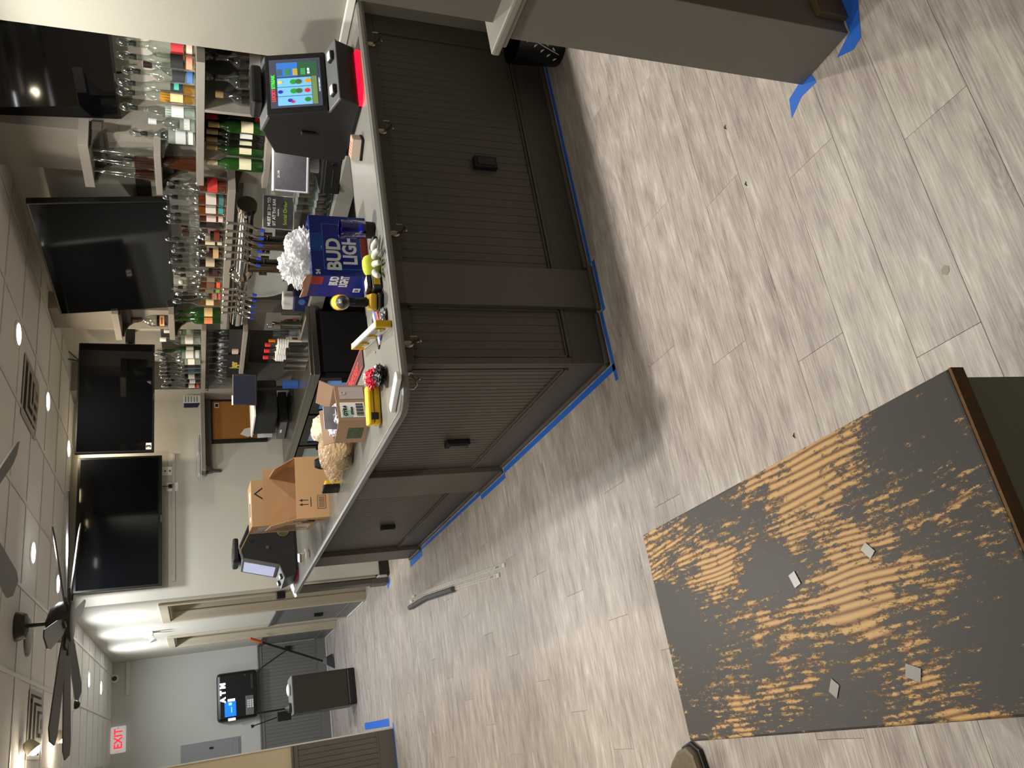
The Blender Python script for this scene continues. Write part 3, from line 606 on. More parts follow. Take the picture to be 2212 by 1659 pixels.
tv('a', 'large tilted television above the mirror shelf, second from the right', (3.14, 5.125, 2.20), 1.345, .765, RY @ TIL(6))
tv('b', 'television nearest the camera at the right, half hidden by the wall', (3.37, 3.67, 2.355), 1.05, .60, RY @ TIL(5), '4')
tv('c', 'television facing the camera left of the small pilaster shelves', (2.775, 6.6, 2.272), .945, .56, Matrix.Rotation(R(0), 4, 'Z') @ TIL(2), '3')
tv('d', 'television on the bar end wall reflecting a row of lamps', (1.99, 7.50, 2.30), 1.17, .67, TIL(1.5), None, .02)
# mount arm of the third television
o = MB().box(3.3, XB, 6.66, 6.72, 2.15, 2.22).box(2.9, 3.34, 6.67, 6.71, 2.17, 2.2).build('mount_arm', MBLACK); tag(o, 'black swing arm holding the television left of the pilaster', 'bracket')
m = MB().tube([(3.1, 6.66, 2.5), (3.2, 6.8, 2.62), (3.3, 7.0, 2.68)], .006).tube([(3.1, 6.66, 2.53), (3.3, 6.85, 2.66)], .004); tag(m.build('tv_cable', MBLACK, smooth=True), 'black cables rising to the ceiling behind the third television', 'cable')
for y, z0_, z1_, k in ((3.35, 1.96, 2.1, 'right'), (3.72, 1.98, 2.08, 'left')):
    o = MB().tube([(3.45, y, z1_), (3.46, y-.005, (z0_+z1_)/2), (3.5, y, z0_)], .006).build('tv_cable', MBLACK, smooth=True); tag(o, 'black cable hanging below the nearest television, %s one' % k, 'cable')
for yy, zz, lab in ((1018, 362, 'blank white wall plate below the television, nearer the shelf'), (1052, 372, 'white outlet with a black plug below the far television')):
    p = PY(zz, yy, YE); t = thing('wall_plate', lab, 'wall plate', tuple(p)); MB().box(-.04, .04, -.008, 0, -.05, .05).build('plate', WHITE, t, bevel=.002)
    for q in (-.02, .02): MB().box(-.008, .008, -.01, -.008, q-.006, q+.006).build('socket', DGREY, t)
    if 'plug' in lab: MB().box(-.015, .015, -.04, -.01, .0, .03).build('plug', BLACK, t); MB().tube([(0, -.035, .015), (.0, -.04, .08)], .004).build('lead', BLACK, t)
# cord cover trunking on the end wall
o = MB().box(1.45, 2.62, YE-.012, YE, 1.86, 1.885).build('cord_cover', mat('light_greige_paint'), bevel=.002); tag(o, 'painted cord cover running along the wall below the far television', 'cord cover')
# ============================================================ SHELVES
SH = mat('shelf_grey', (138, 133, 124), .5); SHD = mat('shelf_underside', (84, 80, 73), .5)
def bracket(m, w_=.03):
    pr = [(0, 0), (0, -.13)]+[(-.16+.13*math.cos(R(a))*1.0, -.02-.11+.11*math.sin(R(a))) for a in (20, 45, 70)]+[(-.17, -.02), (-.17, 0)]
    return pr
def shelf_x(lab, y0, y1, zt, xf, xb, th=.035, br=(), name='wall_shelf'):
    """shelf on the back bar wall (front at xf, back at xb)"""
    t = thing(name, lab, 'shelf', (xb, (y0+y1)/2, zt)); L = (y1-y0)/2; D = xb-xf
    MB().box(-D, 0, -L, L, -th, 0).build('board', SH, t, bevel=.002)
    for y in br:
        pr = [(0, -th), (0, -th-.14), (-.02, -th-.14)]+[(-.02-(D-.04)*(1-math.cos(R(a))), -th-.14+.125*math.sin(R(a))) for a in (25, 50, 75, 90)]+[(-D+.02, -th)]
        MB().prism(pr, y-.012, y+.012, 'y').build('bracket', GREY, t)
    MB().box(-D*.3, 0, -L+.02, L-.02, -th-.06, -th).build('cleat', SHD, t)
    return t
shelf_x('small upper shelf on the pilaster right of the large television', 3.90, 4.27, 2.255, 3.1, 3.28, .05, (-.15, .15))
shelf_x('small lower shelf on the pilaster holding tall orange-topped bottles', 3.93, 4.30, 1.885, 3.1, 3.28, .035, (-.15, .15))
shelf_x('small upper empty shelf on the pilaster left of the large television', 5.80, 6.23, 2.25, 3.1, 3.28, .045, (-.18, .18))
shelf_x('small lower shelf on the left pilaster holding one whiskey bottle', 5.79, 6.22, 1.865, 3.1, 3.28, .04, (-.18, .18))
shelf_x('long bottle shelf across the arched panel', 4.20, 6.02, 1.49, 3.1, 3.385, .045, (-.85,))
t = shelf_x('nearest bottle shelf at the right above the wine compartment', 3.2, 4.18, 1.665, 3.1, 3.54, .04)
# wine compartment below it
t = thing('wine_cabinet', 'dark two-compartment wine rack hung below the nearest shelf', 'cabinet', (3.54, 3.7, 1.625))
yd = PX(500, 243, 3.1).y - 3.7
MB().box(-.02, 0, -.5, .30, -.32, 0).build('back', mat('dark_interior', (40, 37, 33), .6), t)
MB().box(-.44, 0, -.5, .46, -.36, -.325).build('bottom_shelf', SH, t, bevel=.002)
MB().box(-.44, -.02, yd, yd+.02, -.325, 0).build('divider', SH, t)
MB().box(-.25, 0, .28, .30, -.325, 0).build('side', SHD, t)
shelf_x('corner bottle shelf behind the third television', 6.06, 7.31, 1.63, 3.1, 3.40, .035)
shelf_x('lower corner shelf holding black boxes', 6.06, 7.27, 1.315, 3.1, 3.40, .035)
t = thing('wall_shelf', 'long narrow shelf on the bar end wall holding papers', 'shelf', (2.76, YE, 1.635))
MB().box(-.37, .62, -.2, 0, -.035, 0).build('board', SH, t, bevel=.002)
for x in (-.33,): MB().prism([(0, -.035), (0, -.17), (-.02, -.17), (-.05, -.1), (-.12, -.05), (-.18, -.035)], x-.012, x+.012, 'x').build('bracket', GREY, t)
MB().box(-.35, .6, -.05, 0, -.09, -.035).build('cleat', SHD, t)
# ============================================================ BOTTLES
LQ = {}
def liquid(rgb):
    k = 'liquor_%d_%d_%d' % rgb
    return mat(k, rgb, .08, trans=.25)
STY = {'std': [(.0, 0), (.036, .001), (.038, .006), (.038, .155), (.034, .175), (.016, .20), (.0135, .215), (.0135, .255), (.015, .256), (.015, .27)],
       'round': [(.0, 0), (.042, .001), (.046, .01), (.047, .09), (.044, .13), (.03, .155), (.016, .17), (.0135, .185), (.0135, .225), (.016, .226), (.016, .24)],
       'tall': [(.0, 0), (.033, .001), (.034, .006), (.031, .17), (.027, .20), (.015, .235), (.0125, .25), (.0125, .285), (.014, .286), (.014, .30)],
       'wine': [(.0, 0), (.036, .001), (.0375, .006), (.0375, .185), (.033, .21), (.016, .235), (.0145, .25), (.0145, .30), (.0155, .301), (.0155, .31)],
       'cone': [(.0, 0), (.045, .001), (.046, .006), (.03, .18), (.018, .26), (.012, .31), (.012, .34), (.014, .36)],
       'big': [(.0, 0), (.05, .001), (.053, .008), (.053, .16), (.048, .185), (.022, .215), (.0165, .23), (.0165, .27), (.019, .271), (.019, .285)]}
GREENG = glass('green_glass', (60, 110, 50), .25, .05); DARKG = mat('dark_bottle_glass', (20, 22, 16), .08); BROWNG = mat('amber_glass', (70, 30, 10), .08)
GREENB = mat('green_bottle_glass', (34, 70, 26), .08, trans=.2)
NB = [0]
def bottle(lab, p, sty='std', s=1.0, liq=None, lb=None, top='pour', gl=None, fill=.97, lab2=None, rz=None, group=None, cap=(30, 30, 30), strip=None):
    pr = [(r*s, z*s) for r, z in STY[sty]]; H = pr[-1][1]; NB[0] += 1
    t = thing('bottle', lab, 'bottle', tuple(p), rz if rz is not None else random.uniform(-15, 15), group)
    MB().lathe(pr, 16).build('glass_body', gl or CLEAR, t, smooth=True)
    Rr = pr[2][0]; zs = pr[3][1]
    if liq:
        hz = zs*fill if fill < 1 else zs
        lp = [(0, .004), (Rr*.93, .006)]
        for r, z in pr[3:]:
            if z < hz: lp.append((r*.93, z))
        lp += [(lp[-1][0] if fill >= 1 else Rr*.93 if sty != 'cone' else Rr*.8, hz), (0, hz)]
        MB().lathe(lp, 14).build('liquid', liquid(liq), t, smooth=True)
    if lb:
        def band(z0, z1, rgb, nm, span=200, off=0):
            rr = Rr*(1.03 if nm == 'label_band' else 1.012) if sty != 'cone' else Rr*.9; vs = []; fs = []; n = 12
            for i in range(n+1):
                a = R(-90-23+off - span/2 + span*i/n - (rz or 0)); vs += [(rr*math.cos(a), rr*math.sin(a), z0), (rr*math.cos(a), rr*math.sin(a), z1)]
            fs = [(2*i, 2*i+2, 2*i+3, 2*i+1) for i in range(n)]
            o = MB().add(vs, fs).build(nm, mat('label_%d_%d_%d' % rgb, rgb, .6), t)
        band(zs*.36, zs*.72, lb, 'label', 115)
        if lab2: band(zs*.10, zs*.27, lab2, 'lower_label', 110)
        if strip: band(zs*.48, zs*.62, strip, 'label_band', 70)
    zt = H
    if top == 'pour':
        MB().lathe([(.012*s, -.012), (.013*s, .0), (.012, .02), (.006, .024)], 12, (0, 0, zt)).cyl((0, 0, zt+.02), (.006, -.006, zt+.062), .0035, 8).build('pourer', MBLACK, t, smooth=True)
        MB().lathe([(.014, .012), (.022, .03), (.024, .05), (.016, .072), (.004, .08)], 12, (0, 0, zt)).build('pourer_cover', CLEARP, t, smooth=True)
    elif top == 'cap':
        MB().lathe([(pr[-1][0]*1.12, -.028*s), (pr[-1][0]*1.15, .012*s), (pr[-1][0]*1.0, .015*s), (0, .015*s)], 12, (0, 0, zt)).build('cap', mat('cap_%d_%d_%d' % cap, cap, .4), t, smooth=True)
    elif top == 'foil':
        MB().lathe([(pr[-3][0]*1.08, -.06*s), (pr[-1][0]*1.05, 0), (0, .002)], 12, (0, 0, zt)).build('foil', mat('cap_%d_%d_%d' % cap, cap, .35, .3), t, smooth=True)
    elif top == 'knob':
        MB().ball((0, 0, zt+.012), .02*s, 12, 8).build('stopper', mat('cap_%d_%d_%d' % cap, cap, .5), t, smooth=True)
    return t
def on_x(yy, X, zt, xx=450): p = PX(xx, yy, X); return (X, p.y, zt)
AM, DK, CL, GD = (120, 52, 18), (58, 22, 12), (205, 208, 200), (196, 140, 50)
G1 = 'bottles on the nearest shelf'
zt = 1.667
for yy, X, kw in ((112, 3.3, dict(lab='clear bottle with red and pink labels, rightmost on the nearest shelf', sty='big', liq=(196, 160, 80), fill=.35, lb=(196, 60, 66), lab2=(230, 200, 190))),
                  (140, 3.22, dict(lab='bottle with a black label beside the red labelled one on the nearest shelf', sty='std', s=1.05, liq=GD, fill=.3, lb=(36, 34, 34), lab2=(226, 150, 130))),
                  (153, 3.4, dict(lab='short-necked bottle with brown stopper at the back of the nearest shelf', sty='round', liq=(150, 80, 30), lb=(60, 52, 46), top='cap', cap=(40, 28, 22))),
                  (170, 3.22, dict(lab='bottle with dark label over a blue band on the nearest shelf', sty='std', liq=(150, 170, 190), fill=.6, lb=(46, 48, 54), lab2=(80, 120, 180))),
                  (196, 3.24, dict(lab='bottle with black and teal label over amber liquor on the nearest shelf', sty='tall', liq=GD, fill=.35, lb=(34, 40, 44), strip=(70, 180, 160))),
                  (216, 3.24, dict(lab='golden tequila bottle with cream label, middle of the nearest shelf', sty='tall', s=1.02, liq=GD, fill=1, lb=(226, 196, 140))),
                  (247, 3.24, dict(lab='clear bottle with pale green label left of the golden one', sty='tall', liq=(200, 215, 205), lb=(214, 226, 214), fill=.9)),
                  (272, 3.26, dict(lab='plain clear bottle with a whitish label on the nearest shelf', sty='round', s=.95, liq=CL, lb=(200, 205, 200), top='cap', cap=(200, 205, 205))),
                  (299, 3.24, dict(lab='wide clear bottle with textured glass, leftmost clear one on the nearest shelf', sty='big', liq=CL, lb=(190, 195, 196), lab2=(220, 220, 210), s=.92))):
    bottle(p=on_x(yy, X, zt, 430), group=None, **kw)
bottle('tall thin brown bottle standing against the right pilaster', on_x(356, 3.16, zt, 430), 'cone', 1.0, None, None, 'cap', mat('brown_bottle_glass', (58, 30, 16), .1), cap=(36, 22, 18))
# lower compartment
zt = 1.302
for yy, X, kw in ((108, 3.3, dict(lab='brown bottle at the far right inside the wine rack', sty='std', gl=BROWNG, top='cap', lb=(90, 60, 30))),
                  (135, 3.26, dict(lab='clear bottle with faint silver label in the right compartment', sty='big', s=.95, liq=CL, fill=.5, lb=(130, 128, 124))),
                  (178, 3.2, dict(lab='bottle with white and red label in the right compartment', sty='big', s=.95, liq=CL, fill=.5, lb=(222, 218, 214), lab2=(200, 50, 50))),
                  (213, 3.18, dict(lab='squat bottle with black crest label in the right compartment', sty='big', s=.9, liq=(40, 34, 30), lb=(34, 30, 28), top='cap', cap=(190, 160, 110), strip=(200, 150, 120))),
                  (262, 3.3, dict(lab='red-capped wine bottle with black label, rightmost wine', sty='wine', gl=DARKG, lb=(50, 46, 46), lab2=(220, 60, 70), top='foil', cap=(190, 30, 50))),
                  (279, 3.22, dict(lab='gold-capped white wine with cream label beside the red-capped one', sty='wine', s=.97, gl=GREENB, lb=(224, 214, 180), top='foil', cap=(180, 150, 96))),
                  (294, 3.22, dict(lab='wine bottle with white printed label, third wine from the right', sty='wine', gl=DARKG, lb=(216, 216, 214), top='foil', cap=(170, 146, 100))),
                  (310, 3.22, dict(lab='dark wine bottle with pale label, third wine from the left', sty='wine', gl=DARKG, lb=(206, 204, 176), top='foil', cap=(160, 136, 96))),
                  (327, 3.2, dict(lab='green wine bottle with cream label inside the compartment edge', sty='wine', gl=GREENB, lb=(222, 216, 180), top='foil', cap=(176, 150, 100))),
                  (359, 3.14, dict(lab='green wine bottle standing outside the compartment, leftmost wine', sty='wine', gl=GREENB, lb=(222, 216, 180), top='foil', cap=(190, 170, 130)))):
    bottle(p=on_x(yy, X, zt, 560), **kw)
# small pilaster shelves
for yy, X, kw in ((333, 3.2, dict(lab='clear decanter bottle behind the orange-topped ones', sty='cone', s=.92, liq=None, gl=CLEAR, top='knob', cap=(205, 140, 90))),
                  (352, 3.15, dict(lab='red brown bottle with orange knob stopper, right of the pair', sty='cone', s=.95, liq=(64, 26, 16), fill=.6, top='knob', cap=(220, 130, 92))),
                  (376, 3.15, dict(lab='red brown bottle with orange knob stopper, left of the pair', sty='cone', s=.95, liq=(64, 26, 16), fill=.6, top='knob', cap=(226, 120, 84)))):
    bottle(p=on_x(yy, X, 1.887, 325), **kw)
bottle('dark whiskey bottle with cream label alone on the left pilaster shelf', on_x(693, 3.17, 1.867, 362), 'round', 1.0, (60, 22, 10), (220, 180, 120), 'cap', cap=(50, 30, 22), fill=.95, strip=(150, 60, 40))
# long shelf
zt = 1.492
rows = ((402, 3.16, 'big', AM, (196, 52, 44), None, 'pour', 'amber bottle with slanted red label, rightmost on the long shelf', 1.0),
        (412, 3.3, 'tall', AM, (220, 214, 200), None, 'pour', 'tall bottle with dark green neck at the back right of the long shelf', 1.05),
        (433, 3.17, 'std', (130, 60, 24), (216, 208, 196), (60, 120, 120), 'pour', 'bottle with cream label and black sash, second on the long shelf', 1.1),
        (455, 3.17, 'std', (170, 90, 30), (226, 220, 210), (50, 160, 160), 'pour', 'orange shouldered bottle with white and teal labels on the long shelf', 1.1),
        (470, 3.18, 'std', AM, (226, 206, 200), (226, 206, 200), 'pour', 'bottle with two pinkish white labels on the long shelf', 1.05),
        (484, 3.17, 'std', (30, 24, 26), (34, 28, 30), None, 'pour', 'nearly black bottle on the long shelf below the tap levers', 1.05),
        (497, 3.2, 'std', (150, 90, 90), (208, 150, 150), None, 'cap', 'bottle with pink label and brown cap on the long shelf', .95),
        (509, 3.17, 'round', DK, (120, 44, 24), None, 'cap', 'round dark amber bottle on the long shelf', 1.05),
        (521, 3.17, 'std', DK, (224, 212, 178), (226, 216, 186), 'pour', 'bottle with cream neck wrap and double cream label', 1.1),
        (533, 3.2, 'std', AM, (186, 176, 160), None, 'pour', 'bottle with grey label beside the cream double label', 1.0),
        (545, 3.17, 'round', (90, 34, 18), (206, 176, 130), None, 'pour', 'round red amber bottle with small tan label', 1.1),
        (558, 3.22, 'std', AM, (150, 60, 50), None, 'pour', 'bottle with dark red neck at the back of the long shelf', 1.05),
        (569, 3.17, 'std', DK, (204, 192, 160), None, 'pour', 'bottle with tall greenish cream label', 1.05),
        (586, 3.17, 'round', (52, 24, 26), (62, 30, 32), None, 'pour', 'squat dark purple bottle left of centre on the long shelf', 1.1),
        (598, 3.19, 'big', (120, 84, 40), (130, 120, 96), None, 'pour', 'faceted bottle with ribbed glass on the long shelf', .92),
        (612, 3.17, 'big', AM, (110, 78, 62), (232, 92, 46), 'knob', 'bottle with orange lower label and silver ball stopper', .95),
        (624, 3.18, 'std', AM, (110, 104, 84), (120, 170, 70), 'pour', 'bottle with green lower label beside the orange one', 1.05),
        (636, 3.17, 'round', (110, 50, 22), (160, 120, 96), (206, 90, 90), 'pour', 'bottle with round crest label on the long shelf', 1.05),
        (653, 3.15, 'std', (150, 110, 50), (228, 208, 160), None, 'pour', 'bottle with red neck foil and cream label, left part of the long shelf', 1.0),
        (676, 3.16, 'std', None, (226, 200, 140), None, 'pour', 'green bottle with cream and orange label, right one of the pair', 1.1),
        (690, 3.13, 'std', None, (232, 140, 90), None, 'pour', 'green bottle with cream and orange label, leftmost on the long shelf', 1.1))
for yy, X, sty, lq, lb, l2, top, lab, s in rows:
    bottle(lab, on_x(yy, X, zt, 488), sty, s*.98, lq, lb, top, GREENB if lq is None else None, .97, l2, cap=(60, 40, 30) if top == 'cap' else (190, 190, 190))
# corner shelf
zt = 1.632
for yy, X, sty, lq, lb, l2, top, lab, s in ((716, 3.3, 'std', (180, 190, 170), (190, 200, 180), None, 'cap', 'pale green bottle at the back right of the corner shelf', 1.0),
        (734, 3.2, 'std', (190, 200, 186), (222, 222, 214), None, 'cap', 'clear gin bottle with white label, right part of the corner shelf', 1.1),
        (758, 3.24, 'std', None, (214, 214, 200), None, 'pour', 'dark green bottle behind the white labelled one on the corner shelf', 1.05),
        (766, 3.14, 'std', (190, 200, 190), (220, 220, 214), (200, 205, 210), 'pour', 'clear bottle with white and black printed label on the corner shelf', 1.08),
        (777, 3.12, 'big', (215, 210, 200), (232, 230, 222), None, 'pour', 'all white bottle with orange crest on the corner shelf', .9),
        (789, 3.14, 'std', (40, 40, 52), (44, 42, 54), None, 'pour', 'dark navy bottle in the middle of the corner shelf', .95),
        (798, 3.14, 'std', (60, 84, 92), (66, 92, 100), None, 'pour', 'teal bottle with pale lettering on the corner shelf', .95),
        (806, 3.18, 'tall', (30, 40, 46), (40, 50, 56), None, 'pour', 'dark teal bottle behind, left part of the corner shelf', .9),
        (813, 3.13, 'tall', (30, 34, 34), (226, 224, 214), None, 'pour', 'slim dark bottle with a white upright strip label', .85),
        (821, 3.13, 'std', (30, 32, 34), (214, 212, 208), None, 'pour', 'dark bottle with white triangular label', .85),
        (832, 3.12, 'tall', (36, 34, 30), (222, 205, 196), (200, 70, 60), 'pour', 'slim bottle with cream and red label, leftmost on the corner shelf', .85)):
    bottle(lab, on_x(yy, X, zt, 432), sty, s, lq, lb, top, GREENB if lq is None else None, .9, l2, cap=(220, 220, 215))
# ============================================================ BACK BAR COUNTERS
t = thing('back_counter', 'stainless steel back bar counter with raised front lip', 'counter', (3.17, 4.65, 0))
MB().box(-.24, .22, -1.10, 1.25, .86, .885).build('top', STEEL, t, bevel=.003)
MB().box(-.25, -.20, -1.10, 1.25, .80, .90).build('front_lip', mat('satin_metal_lip', (150, 149, 142), .4, .4), t, bevel=.003)
MB().box(-.16, -.145, -1.10, 1.25, .885, .892).box(-.09, -.08, -1.10, 1.25, .885, .89).build('ridge', STEEL, t)
MB().box(-.18, .22, -1.10, 1.25, 0, .86).build('cabinet_body', mat('dark_steel', (44, 44, 42), .5, .3), t)
MB().box(.20, .22, -1.10, 1.25, .885, .98).build('backsplash', STEEL, t)
t = thing('bottle_cooler', 'black back bar cooler with three lit glass doors facing the bar', 'cooler', (2.72, 6.42, 0))
CK = mat('cooler_black', (20, 20, 20), .4)
MB().box(-.32, .17, -1.12, 1.12, .10, .86).build('body', CK, t)
MB().box(-.36, .19, -1.16, 1.14, .86, .905).box(-.36, -.32, -1.16, 1.14, .905, .93).box(-.32, .19, -1.16, -1.13, .905, .93).build('top', STEEL, t, bevel=.004)
MB().box(-.32, .17, -1.12, 1.12, 0, .10).build('kick', MBLACK, t)
for k, (a, b_, c_) in enumerate(((-1.1, -.40, (88, 132, 190)), (-.36, .34, (120, 142, 172)), (.38, 1.1, (108, 118, 112)))):
    f = MB().box(-.36, -.32, a, a+.06, .12, .85).box(-.36, -.32, b_-.06, b_, .12, .85).box(-.36, -.32, a+.06, b_-.06, .79, .85).box(-.36, -.32, a+.06, b_-.06, .12, .17).build('door', CK, t, bevel=.003)
    MB().box(-.345, -.34, a+.06, b_-.06, .17, .79).build('pane', mat('cooler_glass_%d' % k, c_, .2, noise=.4, scale=7, emit=.35), f)
    MB().box(-.385, -.36, a+.02, a+.035, .3, .7).build('handle', BLACK, f)
# under-bar ledge behind the near part of the bar
t = thing('underbar_ledge', 'steel under-bar ledge with black rail behind the near bar top', 'ledge', (2.5, 3.3, 0))
MB().box(-.7, .68, -.07, .25, .78, .80).build('shelf', STEEL, t, bevel=.003); MB().box(-.75, .68, -.078, -.045, .80, .955).build('rail', MBLACK, t); MB().box(-.75, .68, -.04, -.03, .90, .94).build('bright_rim', TEE, t)
MB().box(-.7, .68, -.07, .25, 0, .78).build('base', mat('dark_steel'), t)
# cash drawer + tablet + glasses
t = thing('cash_box', 'black cash drawer with round lock behind the gaming machine', 'cash drawer', (2.975, 3.715, .894), -64.5)
MB().box(-.19, .19, .0, .28, 0, .11).build('case', MBLACK, t, bevel=.004); MB().box(-.185, .185, -.012, 0, .01, .095).build('drawer_front', BLACK, t, bevel=.004)
MB().cyl((0, -.012, .05), (0, -.02, .05), .009).build('lock', CHROME, t); MB().box(-.14, -.03, -.014, -.012, .048, .052).box(.03, .14, -.014, -.012, .048, .052).build('slot', DGREY, t)
t = thing('order_tablet', 'white framed order tablet with dark wallpaper behind the gaming machine', 'tablet', (3.0, 3.80, 1.165), -38)
TM = Matrix.Rotation(R(-28), 4, 'X')
MB().box(-.145, .145, -.008, .02, -.105, .10, TM).build('frame', mat('silver_frame', (150, 152, 158), .35, .3), t, bevel=.008)
MB().box(-.145, .145, -.0085, .02, .10, .114, TM).build('top_bar', WHITE, t, bevel=.003)
WP = mat('dark_wallpaper', (46, 42, 50), .2, noise=.7, scale=40, emit=.10)
MB().box(-.135, .135, -.0095, -.008, -.09, .095, TM).build('screen', WP, t)
text('21:38', .018, PAPER, t, TM @ Vector((-.05, -.0115, .07)), (90-28, 0, 0), name='screen_text')
MB().cyl((0, .03, -.05), (.02, .09, -.155), .022, r2=.05).build('foot', WHITE, t)
# stacked glasses
g0 = thing('beer_glass', 'upside-down clear beer glass in the stacks behind the box', 'glass', (0, 0, 0), 0, 'stacked clear glasses on the back counter')
MB().lathe([(.034, 0), (.036, .002), (.031, .10), (.0295, .105), (0, .105)], 14).build('glass_wall', CLEAR, g0, smooth=True)
MB().lathe([(.033, .088), (.0325, .093), (.0305, .103), (0, .1)], 14).build('thick_base', mat('thick_glass', (190, 198, 198), .08, trans=.6), g0, smooth=True)
fst = True
for lay in range(2):
    for i in range(4):
        for j in range(5 if lay == 0 else 4):
            o = g0 if fst else dup(g0); fst = False
            o.location = (3.03+i*.078+(lay*.03), 4.02+j*.078+lay*.02, .893+lay*.108); o.rotation_euler = (0, 0, random.random()*6)
# age notice
p = PX(618, 437, 3.0)
t = thing('age_sign', 'dark framed notice about age at the bar leaning by the glasses', 'sign', (3.2, 4.54, 1.165), -42); t.scale = (.88, .88, .97)
SM = Matrix.Rotation(R(-14), 4, 'X')
MB().box(-.125, .125, 0, .012, -.105, .105, SM).build('frame', mat('pale_frame', (170, 168, 160), .5), t, bevel=.003)
MB().box(-.118, .118, -.003, 0, -.095, .098, SM).build('board', mat('chalkboard', (50, 50, 50), .6), t)
for s, z, sz, c_ in (('MUST BE 21+ TO', .06, .028, PAPER), ('SIT AT THE BAR', .027, .028, PAPER), ('THANK YOU', .0, .009, PAPER)):
    text(s, sz, c_, t, SM @ Vector((0, -.0045, z)), (90-14, 0, 0), bold=.0006)
text('Social Order', .034, mat('lime_ink', (170, 196, 60), .5), t, SM @ Vector((0, -.0045, -.045)), (90-14, 0, 0), name='script_lettering')
text('~ ~', .03, mat('blue_ink', (60, 110, 190), .5), t, SM @ Vector((-.03, -.0045, -.075)), (90-14, 0, 0), name='flourish')
MB().box(-.06, .06, .03, .08, -.282, -.10).build('stand', CLEARP, t)
# beer tower
TX, TZ, TR = 2.9, 1.395, .048
t = thing('beer_tower', 'chrome beer tap tower with two column posts and eleven taps', 'beer tower', (TX, 4.75, .893))
z = TZ-.893
DC = mat('dark_chrome', (120, 118, 112), .12, 1)
MB().cyl((0, -.66, z), (0, .0, z), TR, 22).build('pipe', CHROME, t, smooth=True); MB().cyl((0, .13, z), (0, .74, z-.0), TR, 22).build('pipe', CHROME, t, smooth=True)
MB().cyl((0, -.70, z), (0, -.66, z), .056, 26).build('end_cap', mat('bronze_disc', (86, 80, 68), .25, 1), t, smooth=True)
MB().ball((0, .065, z), .075, 20, 12).build('elbow', CHROME, t, smooth=True)
for y in (-.27, .0): MB().cyl((.02, y, 0), (.02, y, z-.02), .045, 22).cyl((.02, y, 0), (.02, y, .012), .065).build('post', mat('dark_chrome'), t, smooth=True)
for y in (-.27, .0): MB().cyl((.02, y-.1, z-.14), (.02, y+.1, z-.14), .010).cyl((.02, y-.1, z-.165), (.02, y-.1, z-.115), .012).cyl((.02, y+.1, z-.165), (.02, y+.1, z-.115), .012).build('clamp', DC, t, smooth=True)
BC = mat('blue_plug', (28, 60, 170), .5)
def tap(y):
    f = MB().cyl((-.04, y, z), (-.085, y, z), .013).tube([(-.08, y, z+.012), (-.095, y, z), (-.115, y, z-.04), (-.125, y, z-.075)], [.013, .012, .009, .008]).build('faucet', CHROME, t, smooth=True)
    MB().cyl((-.088, y, z+.01), (-.088, y, z+.1), .007, r2=.009).ball((-.088, y, z+.105), .0105).build('lever', CHROME, f, smooth=True)
    MB().cyl((-.124, y, z-.07), (-.130, y, z-.098), .011, r2=.008).build('plug', BC, f, smooth=True)
ylist = [PX(520, yy, TX-.1).y - 4.75 for yy in (487, 504, 519, 534, 549, 564)]+[PX(520, yy, TX-.1).y-4.75 for yy in (629, 641, 654, 667, 679)]
for y in ylist: tap(y)
# metal containers and caddies along the back counter
def can(lab, p, r, h, m_=STEEL, ring=False, cat='canister', name='steel_canister'):
    t = thing(name, lab, cat, p); MB().lathe([(r*.94, 0), (r, .01), (r, h-.005), (r*1.03, h), (r*.96, h), (r*.95, h-.02), (r*.9, .012), (0, .012)], 24).build('body', m_, t, smooth=True)
    if ring: 
        a = Matrix.Rotation(R(-90-23), 4, 'Z'); pts = [a @ Vector((r+.006, .028*math.cos(R(q)), h*.7+.028*math.sin(R(q)))) for q in range(0, 361, 30)]; MB().tube(pts, .003, 6).build('ring_handle', CHROME, t, smooth=True)
    return t
can('wide steel canister beside the age notice, behind the beer tower', (3.16, 4.78, .893), .075, .27)
can('steel canister with ring handle left of the tower posts', (3.10, 5.08, .893), .085, .20, ring=True)
can('slim steel shaker beside the ringed canister', (3.24, 5.26, .893), .04, .22)
for k, (y, x, r, h, lab) in enumerate(((5.62, 3.08, .035, .17, 'steel jigger cup nearest the blue caddy'), (5.74, 3.12, .03, .16, 'narrow steel tumbler beside the strainer cup'), (5.84, 3.05, .033, .16, 'steel cup holding a round strainer'))): can(lab, (x, y, .887), r, h, name='steel_cup', cat='cup')
t = thing('cocktail_strainer', 'round wire cocktail strainer standing in a steel cup', 'strainer', (3.05, 5.84, .9)); MB().tube([(.0, .03*math.cos(R(q)), .22+.03*math.sin(R(q))) for q in range(0, 361, 24)], .004, 6).cyl((0, 0, 0.02), (0, 0, .19), .005).build('wire', CHROME, t, smooth=True)
t = thing('napkin_caddy', 'navy napkin caddy with white napkins and round emblem', 'caddy', (3.04, 5.42, .893), -62)
MB().box(-.07, .07, -.05, .05, 0, .10).build('caddy', mat('navy_plastic', (28, 38, 82), .4), t, bevel=.006); MB().box(-.06, .06, -.04, .04, .10, .18).build('napkins', PAPER, t, bevel=.01); MB().cyl((0.02, -.051, .045), (0.02, -.052, .045), .026, 20).build('emblem', mat('emblem_blue', (70, 100, 170), .5), t)
bottle('bottle with red label between the steel cups', (3.12, 5.95, .887), 'round', .85, (60, 20, 16), (170, 60, 50), 'cap', BROWNG)
can('clear straw holder full of straws beside the orange bottle', (3.08, 6.03, .887), .03, .2, CLEARP, name='straw_holder', cat='holder')
bottle('bottle with bright orange cone cap and white label', (3.06, 6.14, .887), 'std', .85, (170, 70, 20), (226, 226, 224), 'foil', cap=(240, 130, 30), strip=(230, 200, 60))
